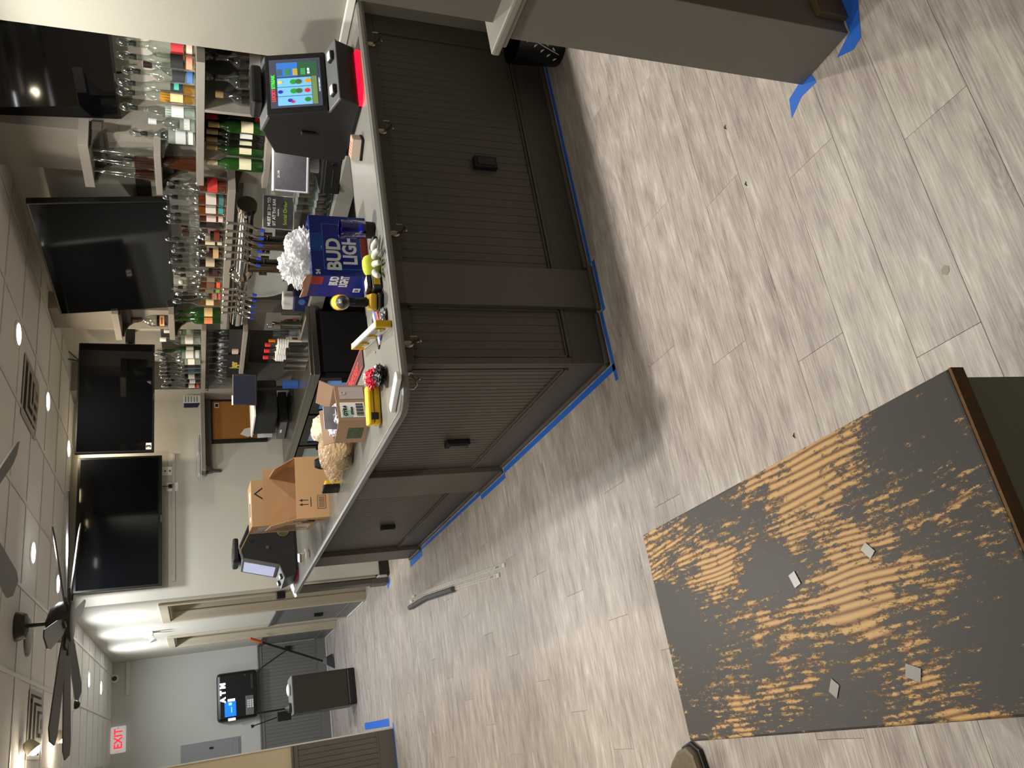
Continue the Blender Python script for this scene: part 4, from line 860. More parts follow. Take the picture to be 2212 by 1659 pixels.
for k, (y, lab) in enumerate(((745, 'dark sauce bottle at the back, rightmost of three with red caps'), (758, 'amber sauce bottle with red cap, middle of three'), (772, 'amber sauce bottle with red cap, leftmost of three'))):
    p = PX(600, y, 2.95); bottle(lab, (2.95, p.y, .93), 'round', .9, (130, 66, 24) if k else (60, 26, 14), (226, 170, 50) if k else (60, 24, 20), 'cap', cap=(226, 50, 66), group=None)
for k, (y, z_, r) in enumerate(((758, .96, .04), (770, .96, .04), (784, .95, .04))):
    p = PX(625, y, 2.8); t = thing('cup_stack', ['tall stack of white cups nearest the sauce bottles', 'middle stack of white cups', 'stack of white cups nearest the blue cup'][k], 'cup stack', (2.86, p.y, .905), group=None)
    for q in range(5): MB().lathe([(r*.75, 0), (r, .1), (r*1.04, .1), (r*1.04, .105), (r*.95, .105)], 16, (0, 0, q*.018)).build('cup', WHITE, t, smooth=True)
for k, y in enumerate((752, 764, 777, 789)):
    p = PX(640, y, 2.6); can(['steel shaker tin, rightmost of four by the cooler edge', 'steel shaker tin, second of four', 'steel shaker tin, third of four', 'steel shaker tin with bright rim, leftmost of four'][k], (2.60, p.y, .907), .043, .15+.01*(k % 2), name='shaker_tin', cat='shaker')
can('blue plastic cup on the cooler top', (2.66, 6.12, .907), .035, .12, mat('blue_cup', (44, 84, 160), .4), name='blue_cup', cat='cup')
# far order terminal and printers on the cooler
t = thing('order_terminal', 'dark blue order terminal turned to the left on the back bar', 'terminal', tuple(PX(528, 842, 2.75)), -30)
M_ = Matrix.Rotation(R(-22), 4, 'X')
MB().box(-.13, .13, 0, .025, -.10, .10, M_).build('case', BLACK, t, bevel=.006); MB().box(-.12, .12, -.002, 0, -.085, .09, M_).build('screen', mat('navy_screen', (24, 28, 44), .2, emit=.2), t)
MB().box(-.13, -.05, -.004, -.002, .093, .10, M_).box(-.13, -.05, -.002, .022, .10, .106, M_).build('white_tag', WHITE, t); MB().cyl((0, .04, -.06), (0, .1, .909-t.location.z), .02).cyl((0, .1, .908-t.location.z), (0, .1, .922-t.location.z), .07).build('neck', BLACK, t)
p = PX(590, 850, 2.72)
t = thing('receipt_station', 'tall black printer station with grey drawer front on the cooler', 'printer', (2.72, 6.80, .907), -90)
MB().box(-.30, .18, -.12, .2, .12, .30).build('body', MBLACK, t, bevel=.01); MB().box(-.32, .2, -.14, .22, .30, .315).build('white_lid', WHITE, t, bevel=.003)
t = thing('cash_box', 'dark grey cash drawer with silver lock, upper one left of the printer', 'cash drawer', (2.70, 7.10, .995), -80)
MB().box(-.17, .17, 0, .3, 0, .09).build('case', DGREY, t, bevel=.004); MB().box(-.165, .165, -.01, 0, .01, .08).build('drawer_front', mat('drawer_grey', (66, 65, 62), .45), t, bevel=.003); MB().cyl((.0, -.01, .045), (.0, -.018, .045), .009).build('lock', CHROME, t)
t = thing('cash_box', 'grey cash drawer with white tag, lower one left of the printer', 'cash drawer', (2.64, 7.12, .907), -85)
MB().box(-.18, .18, 0, .3, 0, .075).build('case', DGREY, t, bevel=.004); MB().box(-.175, .175, -.01, 0, .008, .07).build('drawer_front', mat('drawer_grey2', (98, 96, 90), .45), t, bevel=.003); MB().box(-.03, .03, -.013, -.01, .045, .06).build('tag', PAPER, t)
t = thing('router', 'small black box with white cord and receipt hanging by the cork board', 'router', tuple(PY(612, 931, 7.4)), -20)
MB().box(-.07, .07, -.06, .06, -.055, .06).build('body', BLACK, t, bevel=.006); MB().box(.02, .03, -.062, -.06, .05, .055).build('blue_light', mat('blue_led', (60, 90, 255), .5, emit=2), t)
a = PY(615, 920, 7.3); o = MB().tube([a, a+Vector((.02, -.02, -.05)), PY(623, 934, 7.2), PY(640, 936, 7.2), PY(676, 934, 7.2)], .004, 8).build('charging_cable', WHITE, smooth=True); tag(o, 'white charging cord hanging down the cooler side', 'cord')
for pts, lab in (([(519, 938), (528, 926), (548, 922), (556, 934), (536, 944)], 'crumpled receipt pinned low on the cork board'), ([(556, 926), (556, 946), (588, 944), (588, 924)], 'long receipt hanging over the cork board frame')):
    q = [PY(x, y, 7.52) for x, y in pts]; o = MB().prism([(v.x, v.z) for v in q], 7.52, 7.522, 'y').build('receipt', PAPER); tag(o, lab, 'receipt')
o = MB().prism([(v.x, v.z) for v in [PY(x, y, 7.56) for x, y in ((548, 912), (560, 900), (583, 896), (584, 908), (563, 912), (556, 916))]], 7.56, 7.562, 'y').build('receipt', PAPER); tag(o, 'folded receipt above the grey cash drawers', 'receipt')
# cork board
a = PY(455, 872, YE); b_ = PY(572, 944, YE)
t = thing('cork_board', 'cork pin board in a wide black frame below the wall shelf', 'cork board', (2.93, YE, 1.31))
MB().box(-.20, .20, -.012, 0, -.25, .25).build('cork', mat('cork', (168, 112, 52), .85, noise=.2, scale=60), t)
MB().box(-.23, .23, -.03, 0, .22, .26).box(-.23, .23, -.03, 0, -.27, -.23).box(-.23, -.195, -.03, 0, -.23, .22).box(.195, .23, -.03, 0, -.23, .22).build('frame', MBLACK, t, bevel=.003)
MB().box(.13, .18, -.015, -.012, .16, .20).build('photo', PAPER, t); MB().box(.14, .17, -.0165, -.015, .167, .193).build('photo_print', MBLACK, t)
# papers and leaflets on the end wall shelf
t = thing('leaflet_rack', 'printed white and navy leaflets standing on the shelf corner', 'leaflets', tuple(PY(432, 862, 7.42))); 
MB().box(-.035, .035, 0, .01, 0, .145).build('white_leaflet', PAPER, t); MB().prism([(-.08, .02), (-.035, 0), (-.035, .14), (-.08, .14)], .005, .012, 'y').build('navy_leaflet', mat('navy_ink', (44, 40, 70), .5), t)
for k in range(5): MB().box(-.028, .028, -.001, 0, .02+k*.025, .03+k*.025).build('print_line', mat('grey_ink', (130, 130, 130), .6), t)
for k, (y0_, h_, lab) in enumerate(((955, .035, 'stack of white and dark papers on the end wall shelf, right'), (1000, .03, 'stack of loose papers on the end wall shelf, left end'))):
    p = PY(431, y0_+8, 7.5); t = thing('paper_stack', lab, 'papers', (p.x, 7.5, 1.636))
    for q in range(5): MB().box(-.10+q*.006, .09-q*.008, -.07, .06, q*h_/5+.0005, (q+1)*h_/5-.001).build('sheet', (PAPER, DGREY, PAPER, mat('grey_sheet', (150, 150, 155), .6), PAPER)[q], t)
# black boxes and hanging glasses on the corner shelves
t = thing('black_carton', 'long black carton with yellow lettering on the lower corner shelf', 'box', (3.2, 6.82, 1.317)); MB().box(-.06, .06, -.24, .24, 0, .10).build('carton', MBLACK, t, bevel=.002)
text('Jager', .085, mat('old_gold', (190, 176, 84), .5), t, (-.062, -.04, .045), (90, 0, -90), sx=.8, bold=.002)
t = thing('black_carton', 'plain black carton on the right part of the lower corner shelf', 'box', (3.2, 6.32, 1.317)); MB().box(-.06, .06, -.22, .22, 0, .10).build('carton', BLACK, t, bevel=.002); MB().box(-.075, -.06, .14, .21, .02, .07).build('sticker', mat('pale_tag', (190, 170, 160), .6), t)
g1 = thing('stem_glass', 'stem glass hanging upside down below the corner shelf', 'wine glass', (0, 0, 0), 0, 'stem glasses hanging below the corner shelf')
MB().lathe([(.03, 0), (.03, -.003), (.004, -.008), (.0035, -.07), (.02, -.085), (.036, -.12), (.034, -.165)], 16).build('glass', CLEARP, g1, smooth=True)
fst = True
for i in range(2):
    for j in range(7):
        o = g1 if fst else dup(g1); fst = False; o.location = (3.16+i*.12, 6.4+j*.13, 1.585)
t = thing('glass_rack', 'black wire rack rails under the corner shelf', 'rack', (3.2, 6.8, 1.59)); 
for k in range(7): MB().tube([(-.1, -.43+k*.13, 0), (-.1, -.43+k*.13, -.02), (-.1, -.33+k*.13, -.02), (-.1, -.33+k*.13, 0)], .003, 6).build('wire', MBLACK, t)
# ============================================================ GAMING MACHINES
def machine(lab, loc, rz, red, W=.33, face=True):
    t = thing('gaming_machine', lab, 'gaming machine', loc, rz)
    BK = mat('machine_black', (30, 30, 30), .4, bump=.1, scale=60); GR = mat('machine_grey', (104, 106, 108), .35, .3)
    side = [(.40, .015), (.43, .05), (.395, .355), (.22, .432), (.13, .405), (.055, .145), (-.055, .108), (-.02, .015)]
    MB().prism(side, -W/2, W/2, 'x').build('cabinet', BK, t, bevel=.006)
    MB().prism([(.23, .434), (.12, .41), (.13, .395), (.235, .42)], -W/2-.004, W/2+.004, 'x').build('top_trim', GR, t, bevel=.004)
    MB().box(-W*.3, W*.36, .12, .24, .425, .475).build('top_unit', BLACK, t, bevel=.015)
    # screen face lies between (.055,.145) and (.13,.405)
    M = Matrix.Translation((0, .0925-.004, .275)) @ Matrix.Rotation(R(-16.1), 4, 'X')
    MB().box(-W/2-.003, W/2+.003, -.012, .01, -.137, .137, M).build('bezel', GR if not face else BK, t, bevel=.004)
    sc_ = MB().box(-W/2+.03, W/2-.03, -.015, -.012, -.115, .118, M).build('screen', mat('slot_screen' if face else 'pale_screen', (70, 74, 92) if face else (178, 184, 214), .2, noise=0 if face else .15, scale=20, emit=.55), t)
    if face:
        def E_(nm, c, e=.85): return mat(nm, c, .4, emit=e)
        fr = lambda x0, x1, z0, z1, d, m_, nm='reel_panel': MB().box(x0, x1, -.015-d, -.0152, z0, z1, M).build(nm, m_, sc_)
        for k in range(3): fr(-.125+k*.052, -.077+k*.052, -.07, .085, .0012, E_('reel_blue', (110, 176, 216)), 'reel')
        fr(-.125, .031, -.095, -.072, .0012, E_('reel_olive', (104, 126, 72)))
        fr(.036, .115, -.01, .085, .0010, E_('sky_blue', (50, 110, 190))); fr(.036, .115, -.1, -.012, .0010, E_('leaf_green', (44, 84, 56)))
        for k, c in enumerate(((70, 84, 104), (60, 120, 76), (176, 150, 60), (60, 140, 84))): fr(.042, .078, .062-k*.036, .084-k*.036, .0018, E_('button_%d' % k, c), 'menu_button')
        def blob(x, z, c, r, nm='reel_symbol'):
            MB().prism([(x+r*math.cos(R(q)), z+r*1.15*math.sin(R(q))) for q in range(0, 360, 40)], -.0172, -.0166, 'y', M).build(nm, E_('sym_%d_%d_%d' % c, c, .7), sc_)
        for x, z, c, r in ((-.049, .012, (40, 150, 50), .014), (-.049, -.012, (70, 100, 50), .014), (.003, .012, (40, 150, 50), .014), (.003, -.012, (70, 100, 50), .014), (-.1, -.05, (50, 130, 50), .013),
                           (-.1, .03, (50, 50, 180), .010), (-.108, .018, (200, 50, 60), .008), (-.049, -.05, (210, 40, 50), .012), (.006, -.055, (200, 150, 50), .013), (-.05, .072, (50, 44, 170), .010), (.005, .072, (220, 200, 80), .009)): blob(x, z, c, r)
        rt = (90-16.1, 0, 0)
        text('LUCKY', .022, E_('title_red', (214, 60, 66)), sc_, M @ Vector((-.068, -.0175, .102)), rt, name='title', bold=.0008)
        text('STREAK', .022, E_('title_green', (70, 220, 60)), sc_, M @ Vector((.008, -.0175, .102)), rt, name='title', bold=.0008)
        text('$1.00', .014, E_('lit_white', (240, 246, 255)), sc_, M @ Vector((.06, -.0175, -.06)), rt, name='amount')
        text('PLAY RESPONSIBLY', .009, E_('soft_white', (200, 205, 215)), sc_, M @ Vector((-.02, -.0175, -.107)), rt, name='footer')
    MB().prism([(.052, .146), (-.056, .110), (-.05, .100), (.055, .135)], -W/2-.003, W/2+.003, 'x').build('button_deck', GR, t, bevel=.003)
    for x in (-.10, .09): 
        MB().box(x-.026, x+.026, -.035, .0, -.002, .020, Matrix.Translation((0, .0, .122)) @ Matrix.Rotation(R(18), 4, 'X')).build('button_base', BLACK, t, bevel=.003)
        MB().box(x-.022, x+.022, -.032, -.004, .020, .026, Matrix.Translation((0, .0, .122)) @ Matrix.Rotation(R(18), 4, 'X')).build('button', WHITE, t, bevel=.003)
    MB().box(-W/2+.01, W/2-.01, .012, .38, 0, .016).build('plinth', BK, t); MB().box(-W/2+.02, W/2-.02, -.03, .011, 0, .012).build('light_strip', mat('red_light' if red else 'dim_red', (255, 10, 40) if red else (90, 20, 24), .4, emit=3.2 if red else .3), t)
    if face: MB().prism([(.2, .25), (.225, .25), (.23, .18), (.205, .18)], -W/2-.012, -W/2, 'x').build('side_handle', BLACK, t, bevel=.004); MB().box(-W/2-.014, -W/2-.0115, .207, .222, .19, .24).build('handle_slot', MBLACK, t)
    else:
        for y, z_ in ((.08+.18, .34), (.2, .22)): MB().cyl((W/2, y, z_), (W/2+.006, y, z_), .014, 16).build('lock', CHROME, t, smooth=True)
        m = MB()
        for r in (.012, .022, .032, .042): m.tube([(W/2+.006, .32+r*math.cos(R(q)), .10+r*math.sin(R(q))) for q in range(0, 361, 30)], .0022, 6)
        m.box(W/2, W/2+.006, .317, .323, .055, .145); m.build('fan_grille', mat('brass_wire', (190, 180, 140), .3, .8), t, smooth=True)
        MB().box(-W*.45, W*.45, .13, .30, .43, .47).build('upper_box', BLACK, t, bevel=.012)
    return t
machine('black tabletop gaming machine with lit colourful screen at the right end of the bar', (2.795, 2.865, CT+.001), -3, True)
machine('black tabletop gaming machine with pale screen at the far end of the bar', (1.20, 6.52, CT+.001), -85, False, .30, False)
# ============================================================ THINGS ON THE BAR
def cbox(lab, c, rz, W, D, H, m_=CARD, open_=True, name='cardboard_box', cat='box', flaps=None, th=.004, inner=CARDD):
    """open carton; origin at base centre"""
    t = thing(name, lab, cat, tuple(c), rz)
    m = MB().box(-W/2, W/2, -D/2, -D/2+th, 0, H).box(-W/2, W/2, D/2-th, D/2, 0, H).box(-W/2, -W/2+th, -D/2+th, D/2-th, 0, H).box(W/2-th, W/2, -D/2+th, D/2-th, 0, H).box(-W/2+th, W/2-th, -D/2+th, D/2-th, 0, th)
    if not open_: m.box(-W/2+th, W/2-th, -D/2+th, D/2-th, H-th, H)
    m.build('carton', m_, t, bevel=.001)
    for side, ang, L in (flaps or ()):
        if side in 'fb':
            s = -1 if side == 'f' else 1
            M = Matrix.Translation((0, s*(D/2-th/2), H)) @ Matrix.Rotation(R(ang*-s), 4, 'X'); MB().box(-W/2+.003, W/2-.003, -th/2, th/2, 0, L, M).build('flap', m_, t)
        else:
            s = -1 if side == 'l' else 1
            M = Matrix.Translation((s*(W/2-th/2), 0, H)) @ Matrix.Rotation(R(ang*s), 4, 'Y'); MB().box(-th/2, th/2, -D/2+.003, D/2-.003, 0, L, M).build('flap', m_, t)
    return t
# beer carton
BLU = mat('carton_blue', (16, 34, 128), .3, coat=.3); NAVY = mat('carton_navy', (8, 14, 88), .3)
A_, B_, C_ = Vector((2.160, 3.06)), Vector((1.856, 3.072)), Vector((1.80, 3.285))
ang = math.degrees(math.atan2(A_.y-B_.y, A_.x-B_.x)); ct_ = (A_+B_)/2+Vector((0.0, .10))
t = cbox('open blue beer carton stuffed with clear plastic on the near bar top', (ct_.x, ct_.y, CT), ang, .305, .20, .252, BLU, flaps=(), name='beer_carton')
BW = mat('carton_print', (214, 216, 220), .5)
text('BUD', .085, BW, t, (-.045, -.1012, .150), bold=.003, sx=.95); text('LIGHT', .085, BW, t, (.0, -.1012, .078), bold=.003, sx=.80)
LBL = mat('carton_line', (40, 120, 190), .4)
for x0_, x1_, z0_, z1_ in ((-.12, .11, .196, .1985), (-.12, .11, .030, .0325), (-.12, -.1175, .03, .1985), (.1075, .11, .03, .1985)): MB().box(x0_, x1_, -.1012, -.1, z0_, z1_).build('print_frame', LBL, t)
MB().box(-.06, .07, -.1008, -.1, 0.0, .03).build('print_red', mat('carton_red', (150, 44, 34), .4), t)
MB().box(-.03, .06, -.1006, -.1, .2, .252).build('print_band', mat('carton_sky', (20, 70, 150), .4), t)
text('24', .024, BW, t, (-.135, -.1012, .225), bold=.001)
text('21', .022, MBLACK, t, (-.1535, .03, .038), (90, 0, -90), bold=.001); MB().box(-.1532, -.1525, .012, .048, .022, .054).build('badge', BW, t)
text('BUD', .05, BW, t, (-.1536, -.055, .15), (90, 0, -90), bold=.002, sx=.8); text('LIGHT', .05, BW, t, (-.1536, -.05, .105), (90, 0, -90), bold=.002, sx=.7)
MB().box(-.1530, -.1525, -.09, -.02, .2, .252).build('print_red', mat('carton_red'), t)
M = Matrix.Translation((-.15, 0, .252)) @ Matrix.Rotation(R(-20), 4, 'Y'); MB().prism([(-.10, 0), (.10, 0), (.095, .035), (.02, .028), (-.05, .04), (-.10, .03)], -.002, .002, 'x', M).build('torn_flap', mat('kraft_inside', (170, 130, 108), .8), t)
# crumpled clear plastic
def crumple(lab, c, r, sc_, m_, seed, sub=4, amp=.35, parent=None, name='plastic_wrap', cat='plastic bag'):
    bm = bmesh.new(); bmesh.ops.create_icosphere(bm, subdivisions=sub, radius=1); rnd = random.Random(seed)
    from mathutils import noise as N_
    for v in bm.verts:
        n = v.co.normalized(); q = n*1.7+Vector((seed, 0, 0)); d = N_.noise(q)*.5+abs(N_.noise(n*4.2+Vector((0, seed, 0))))*.9*amp*2-abs(N_.noise(n*9+Vector((0, 0, seed))))*.35
        v.co = Vector((n.x*sc_[0], n.y*sc_[1], n.z*sc_[2]))*r*(1+d*amp*1.6)
    me = bpy.data.meshes.new(name); bm.to_mesh(me); bm.free(); me.materials.append(m_); o = bpy.data.objects.new(name, me); C.objects.link(o); o.location = c
    if lab: tag(o, lab, cat)
    if parent: o.parent = parent
    return o
WRAP = mat('crinkled_film', (236, 238, 240), .14, trans=.2, alpha=.6); nt, b = nodes(WRAP)
b.inputs['Specular IOR Level'].default_value = 1.0
wt = thing('plastic_wrap', 'crumpled clear plastic bag bursting out of the blue beer carton', 'plastic bag', (ct_.x, ct_.y, CT+.255))
crumple(None, (.0, .0, -.01), .09, (1.45, .85, .72), WRAP, 3, parent=wt, amp=.42, sub=5); crumple(None, (-.06, -.01, .055), .07, (1.2, .9, .8), WRAP, 8, parent=wt, amp=.45, sub=5); crumple(None, (.06, .0, .04), .055, (1.1, .8, .9), WRAP, 13, parent=wt, amp=.4)
# blue tumbler
p = PZ(808, 500, CT)
t = thing('blue_tumbler', 'translucent dark blue tumbler with ice-like base before the carton', 'tumbler', (p.x+.005, p.y, CT+.001))
MB().lathe([(.034, .0), (.036, .004), (.037, .04), (.030, .04), (0, .04)], 24).build('base', MBLACK, t, smooth=True)
MB().lathe([(.037, .04), (.0425, .145), (.0415, .147), (.0395, .145), (.034, .044), (0, .044)], 28).build('cup_wall', glass('blue_clear', (84, 104, 214), .2, .05), t, smooth=True)
for q in range(6): MB().ball((.02*math.cos(q*1.05), .02*math.sin(q*1.05), .052), .011, 10, 6).build('facet', mat('blue_gem', (60, 110, 226), .1, trans=.5), t, smooth=True)
text('Ab', .018, mat('faint_print', (130, 130, 190), .5), t, (.012, -.0405, .115), (90, 0, 0))
# glove
p = PZ(824, 560, CT)
t = thing('work_glove', 'yellow work glove with grey fingers lying before the carton', 'glove', (1.80, 2.865, CT+.001), -14); t.scale = (1.25, 1.25, 1.25)
GY = mat('glove_yellow', (210, 222, 70), .8, noise=.15, scale=60); GG = mat('glove_grey', (186, 188, 178), .8)
def blobm(pts, rr, nm, m_):
    """skinned chain of balls as one smooth surface"""
    me = bpy.data.meshes.new(nm); me.from_pydata(pts, [(i, i+1) for i in range(len(pts)-1)], []); o = bpy.data.objects.new(nm, me); C.objects.link(o); me.materials.append(m_)
    md = o.modifiers.new('skin', 'SKIN'); md.use_smooth_shade = True
    for v, r in zip(me.skin_vertices[0].data, rr): v.radius = r if isinstance(r, tuple) else (r, r)
    me.skin_vertices[0].data[0].use_root = True
    s_ = o.modifiers.new('sub', 'SUBSURF'); s_.levels = 2; s_.render_levels = 2
    return o
o = blobm([(-.05, .02, .022), (-.01, .01, .026), (.03, .0, .026)], [(.022, .03), (.024, .038), (.022, .036)], 'palm', GY); o.parent = t
for k, (a, L) in enumerate(((-58, .05), (-80, .06), (-100, .062), (-125, .052))):
    b0 = Vector((.035-k*.024, -.015, .022)); d = Vector((math.cos(R(a)), math.sin(R(a)), 0)); o = blobm([b0, b0+d*L*.5+Vector((0, 0, .004)), b0+d*L+Vector((0, 0, -.006))], [.013, .0115, .0095], 'finger', GG if k < 3 else GG); o.parent = t
o = blobm([(.045, .015, .022), (.07, .0, .02), (.085, -.02, .014)], [.013, .012, .010], 'thumb', MBLACK); o.parent = t
# batteries and drills
t = thing('drill_battery', 'black tool battery with yellow label beside the beer carton', 'battery', (1.715, 2.905, CT+.001), 4)
MB().box(-.04, .04, -.04, .04, 0, .04).build('case', DGREY, t, bevel=.008); MB().box(-.033, .033, -.025, .03, .04, .06).build('rail', BLACK, t, bevel=.004); MB().box(-.025, .025, -.0415, -.04, .008, .034).build('label', YEL, t); MB().box(-.025, .025, -.03, .02, .0601, .0606).build('top_label', WHITE, t)
def drill(lab, loc, rot, chuck=True):
    t = thing('power_drill', lab, 'drill', loc); t.rotation_euler = [R(a) for a in rot]
    MB().box(-.035, .045, -.058, .058, 0, .022).build('battery', BLACK, t, bevel=.008); MB().box(-.03, .04, -.045, .045, .022, .052).build('battery_shoe', YEL, t, bevel=.010)
    o = blobm([(.005, 0, .05), (.002, 0, .09), (.006, 0, .14)], [(.018, .024), (.016, .02), (.019, .024)], 'grip', MBLACK); o.parent = t
    M = Matrix.Translation((0, 0, .168)) @ Matrix.Rotation(R(90), 4, 'X')
    MB().lathe([(.0, -.085), (.024, -.08), (.032, -.055), (.033, -.01), (.031, .04), (.028, .05)], 22, M=M).build('motor_housing', YEL, t, smooth=True)
    MB().lathe([(.0, -.088), (.022, -.085), (.0335, -.058), (.034, -.045), (.0325, -.04)], 22, M=M).build('rear_cap', MBLACK, t, smooth=True)
    MB().lathe([(.028, .05), (.026, .07), (.017, .088), (.010, .095), (0, .095)], 20, M=M).build('chuck', DGREY, t, smooth=True)
    MB().box(-.034, .034, -.03, .03, .158, .178).build('side_plate', BLACK, t, bevel=.006); MB().box(-.004, .010, -.034, -.022, .11, .14).build('trigger', BLACK, t, bevel=.003)
    return t
drill('yellow and black power drill standing upright before the blue carton', (1.64, 2.93, CT+.001), (0, 0, -28))
drill('yellow and black power drill lying on its side on the long bar arm', (1.235, 4.30, CT+.034), (90, 0, 100))
# screw packs under the level
t = thing('bit_pack', 'red and blue striped hardware packet beside the drill', 'packet', (1.58, 3.02, CT+.001), 20)
for k, c in enumerate(((226, 90, 70), (60, 90, 170), (226, 226, 226), (40, 40, 46))): MB().box(-.09, .09, -.05+k*.026, -.026+k*.026, 0, .006).build('stripe', mat('pack_%d' % k, c, .4), t)
t = thing('screw_bag', 'small clear bag of screws at the bar edge below the drill', 'bag', (1.545, 2.87, CT+.001), 0); o = crumple(None, (0, 0, .012), .03, (1.2, 1, .45), mat('grey_film', (120, 124, 124), .2, .3), 5, 4, .35, t, 'bag_body')
for q in range(6): MB().cyl((-.02+q*.008, -.01, .006), (-.018+q*.008, .015, .008), .002, 6).build('screw', STEEL, t)
# spirit level
a = Vector((1.475, 2.80, 0)); b_ = Vector((1.66, 3.44, 0)); L = (b_-a).length
t = thing('spirit_level', 'white spirit level with yellow vials and end caps on the bar corner', 'spirit level', (a.x, a.y, CT+.001), math.degrees(math.atan2((b_-a).y, (b_-a).x)))
L = .52; H_ = .062
MB().box(.0, L, -.012, .012, H_-.008, H_).box(0, L, -.012, .012, 0, .007).box(0, L, -.003, .003, .007, .016).box(0, L, -.003, .003, H_-.016, H_-.008).build('rail', WHITE, t)
m = MB()
for x0_, x1_ in ((.012, .06), (.10, .20), (.24, .34), (.385, .46)): m.box(x0_, x1_, -.004, .004, .008, H_-.008) if x0_ < .05 or 1 else 0
for x in (.09, .25, .42): MB().cyl((x, -.011, H_/2), (x, .011, H_/2), .026, 20).build('vial', mat('vial_yellow', (206, 180, 30), .15, trans=.2), t, smooth=True)
MB().box(.03, .07, -.002, .002, .01, .05).box(.12, .22, -.002, .002, .01, .05).box(.28, .39, -.002, .002, .01, .05).box(.45, .5, -.002, .002, .01, .05).build('web', mat('level_grey', (170, 170, 166), .4), t)
for x in (0, L): MB().box(x-.006, x+.012, -.014, .014, 0, H_+.001).build('end_cap', YEL, t, bevel=.002)
# red bar mats
RM = mat('mat_red', (206, 34, 46), .5); RMB = mat('mat_maroon', (60, 20, 22), .6)
for y0_, y1_, lab in ((3.36, 3.95, 'red and black bar rail mat on the inner edge by the bar corner'), (4.0, 4.6, 'red and black bar rail mat behind the boxes')):
    t = thing('bar_mat', lab, 'bar mat', (1.60, (y0_+y1_)/2, CT+.001)); Lh = (y1_-y0_)/2
    MB().box(-.055, .055, -Lh, Lh, 0, .006).build('mat', RMB, t, bevel=.002); MB().box(-.045, -.04, -Lh+.02, Lh-.02, .006, .0068).box(.04, .045, -Lh+.02, Lh-.02, .006, .0068).build('border', RM, t)
    text('Budweiser', .105, RM, t, (0, 0, .0068), (0, 0, -90), sx=.9, bold=.002)
# white plastic trays
t = thing('white_tray', 'small white plastic cover lying on the rounded bar corner', 'cover', (1.188, 2.815, CT+.001), 118)
MB().prism([(-.085, -.02), (.085, -.02), (.095, 0), (.09, .022), (-.08, .025), (-.09, .005)], 0, .02, 'z').build('cover', WHITE, t, bevel=.004)
# yellow tape measure / box, glove pack
t = thing('laser_case', 'yellow rugged tool case with black latch on the bar corner', 'tool case', (1.265, 3.15, CT+.001), 168)
MB().box(-.085, .085, -.035, .035, 0, .028).build('base', YEL, t, bevel=.009); MB().box(-.085, .085, -.035, .035, .0295, .055).build('lid', YEL, t, bevel=.009); MB().box(.035, .065, .032, .042, .012, .044).build('latch', BLACK, t, bevel=.003)
pk = thing('red_wrapper', 'crumpled red and clear wrapper beside the yellow case', 'wrapper', (1.35, 3.06, CT+.001)); crumple(None, (0, 0, .035), .045, (.8, 1.1, .6), mat('red_foil', (200, 34, 60), .25), 21, 4, .45, pk, 'wrapper'); crumple(None, (.02, .03, .05), .03, (.8, 1, .6), WRAP, 27, 4, .4, pk, 'clear_part')
pk = thing('black_glove', 'crumpled black rubber glove beside the red wrapper', 'glove', (1.33, 2.98, CT+.001)); crumple(None, (0, 0, .025), .04, (1.1, 1, .5), mat('black_rubber', (26, 26, 28), .3), 31, 4, .4, pk, 'glove_body')
for k, (px_, py_) in enumerate(((800, 742), (812, 762))): 
    p = PZ(px_, py_, CT); o = MB().tube([p+Vector((0, 0, .003)), p+Vector((.01, .005, .004))], .003, 6).build('screw', STEEL); tag(o, ['single silver screw on the bar top below the level', 'bent silver screw nearer the bar edge'][k], 'screw')
# shipping box with label
bx = cbox('open brown shipping box with white barcode label near the bar corner', (1.355, 3.47, CT), 16, .205, .17, .14, mat('taped_cardboard', (150, 122, 98), .35, noise=.1, scale=8), flaps=(('r', 30, .07), ('b', 25, .05)), name='shipping_box')
t = bx
MB().box(-.085, .0, -.0865, -.085, .015, .125).build('label', PAPER, t); MB().box(-.083, -.042, -.0872, -.0865, .075, .12).build('label_green', mat('label_teal', (150, 190, 176), .6), t)
text('GYR4', .024, MBLACK, t, (-.048, -.0875, .104), bold=.0008)
text('STN44', .015, MBLACK, t, (-.048, -.0875, .074), bold=.0006)
for k in range(12): MB().box(-.078+k*.006, -.0752+k*.006+.001*(k % 3), -.0872, -.0865, .022, .055).build('bar', MBLACK, t)
MB().box(.02, .09, -.0866, -.085, .01, .12).build('clear_tape', mat('pale_film', (176, 164, 160), .15), t)
text('D', .03, mat('pen', (190, 180, 170), .5), t, (.055, -.0875, .105), bold=.001)
MB().box(-.1037, -.1025, -.03, .05, .02, .09).build('picture_sticker', mat('photo_print', (70, 84, 60), .4, noise=.7, scale=40), t)
ml = thing('bubble_mailer', 'white crumpled mailer sticking out of the shipping box', 'envelope', (1.33, 3.49, CT+.13)); crumple(None, (0, 0, 0), .06, (1.2, .9, .7), mat('bubble_film', (216, 214, 224), .4), 41, 4, .3, ml, 'mailer')
MB().box(-.06, .05, -.05, -.047, -.04, .07, Matrix.Rotation(R(8), 4, 'X')).build('booklet', mat('booklet_blue', (190, 198, 216), .4, noise=.3, scale=20), ml)
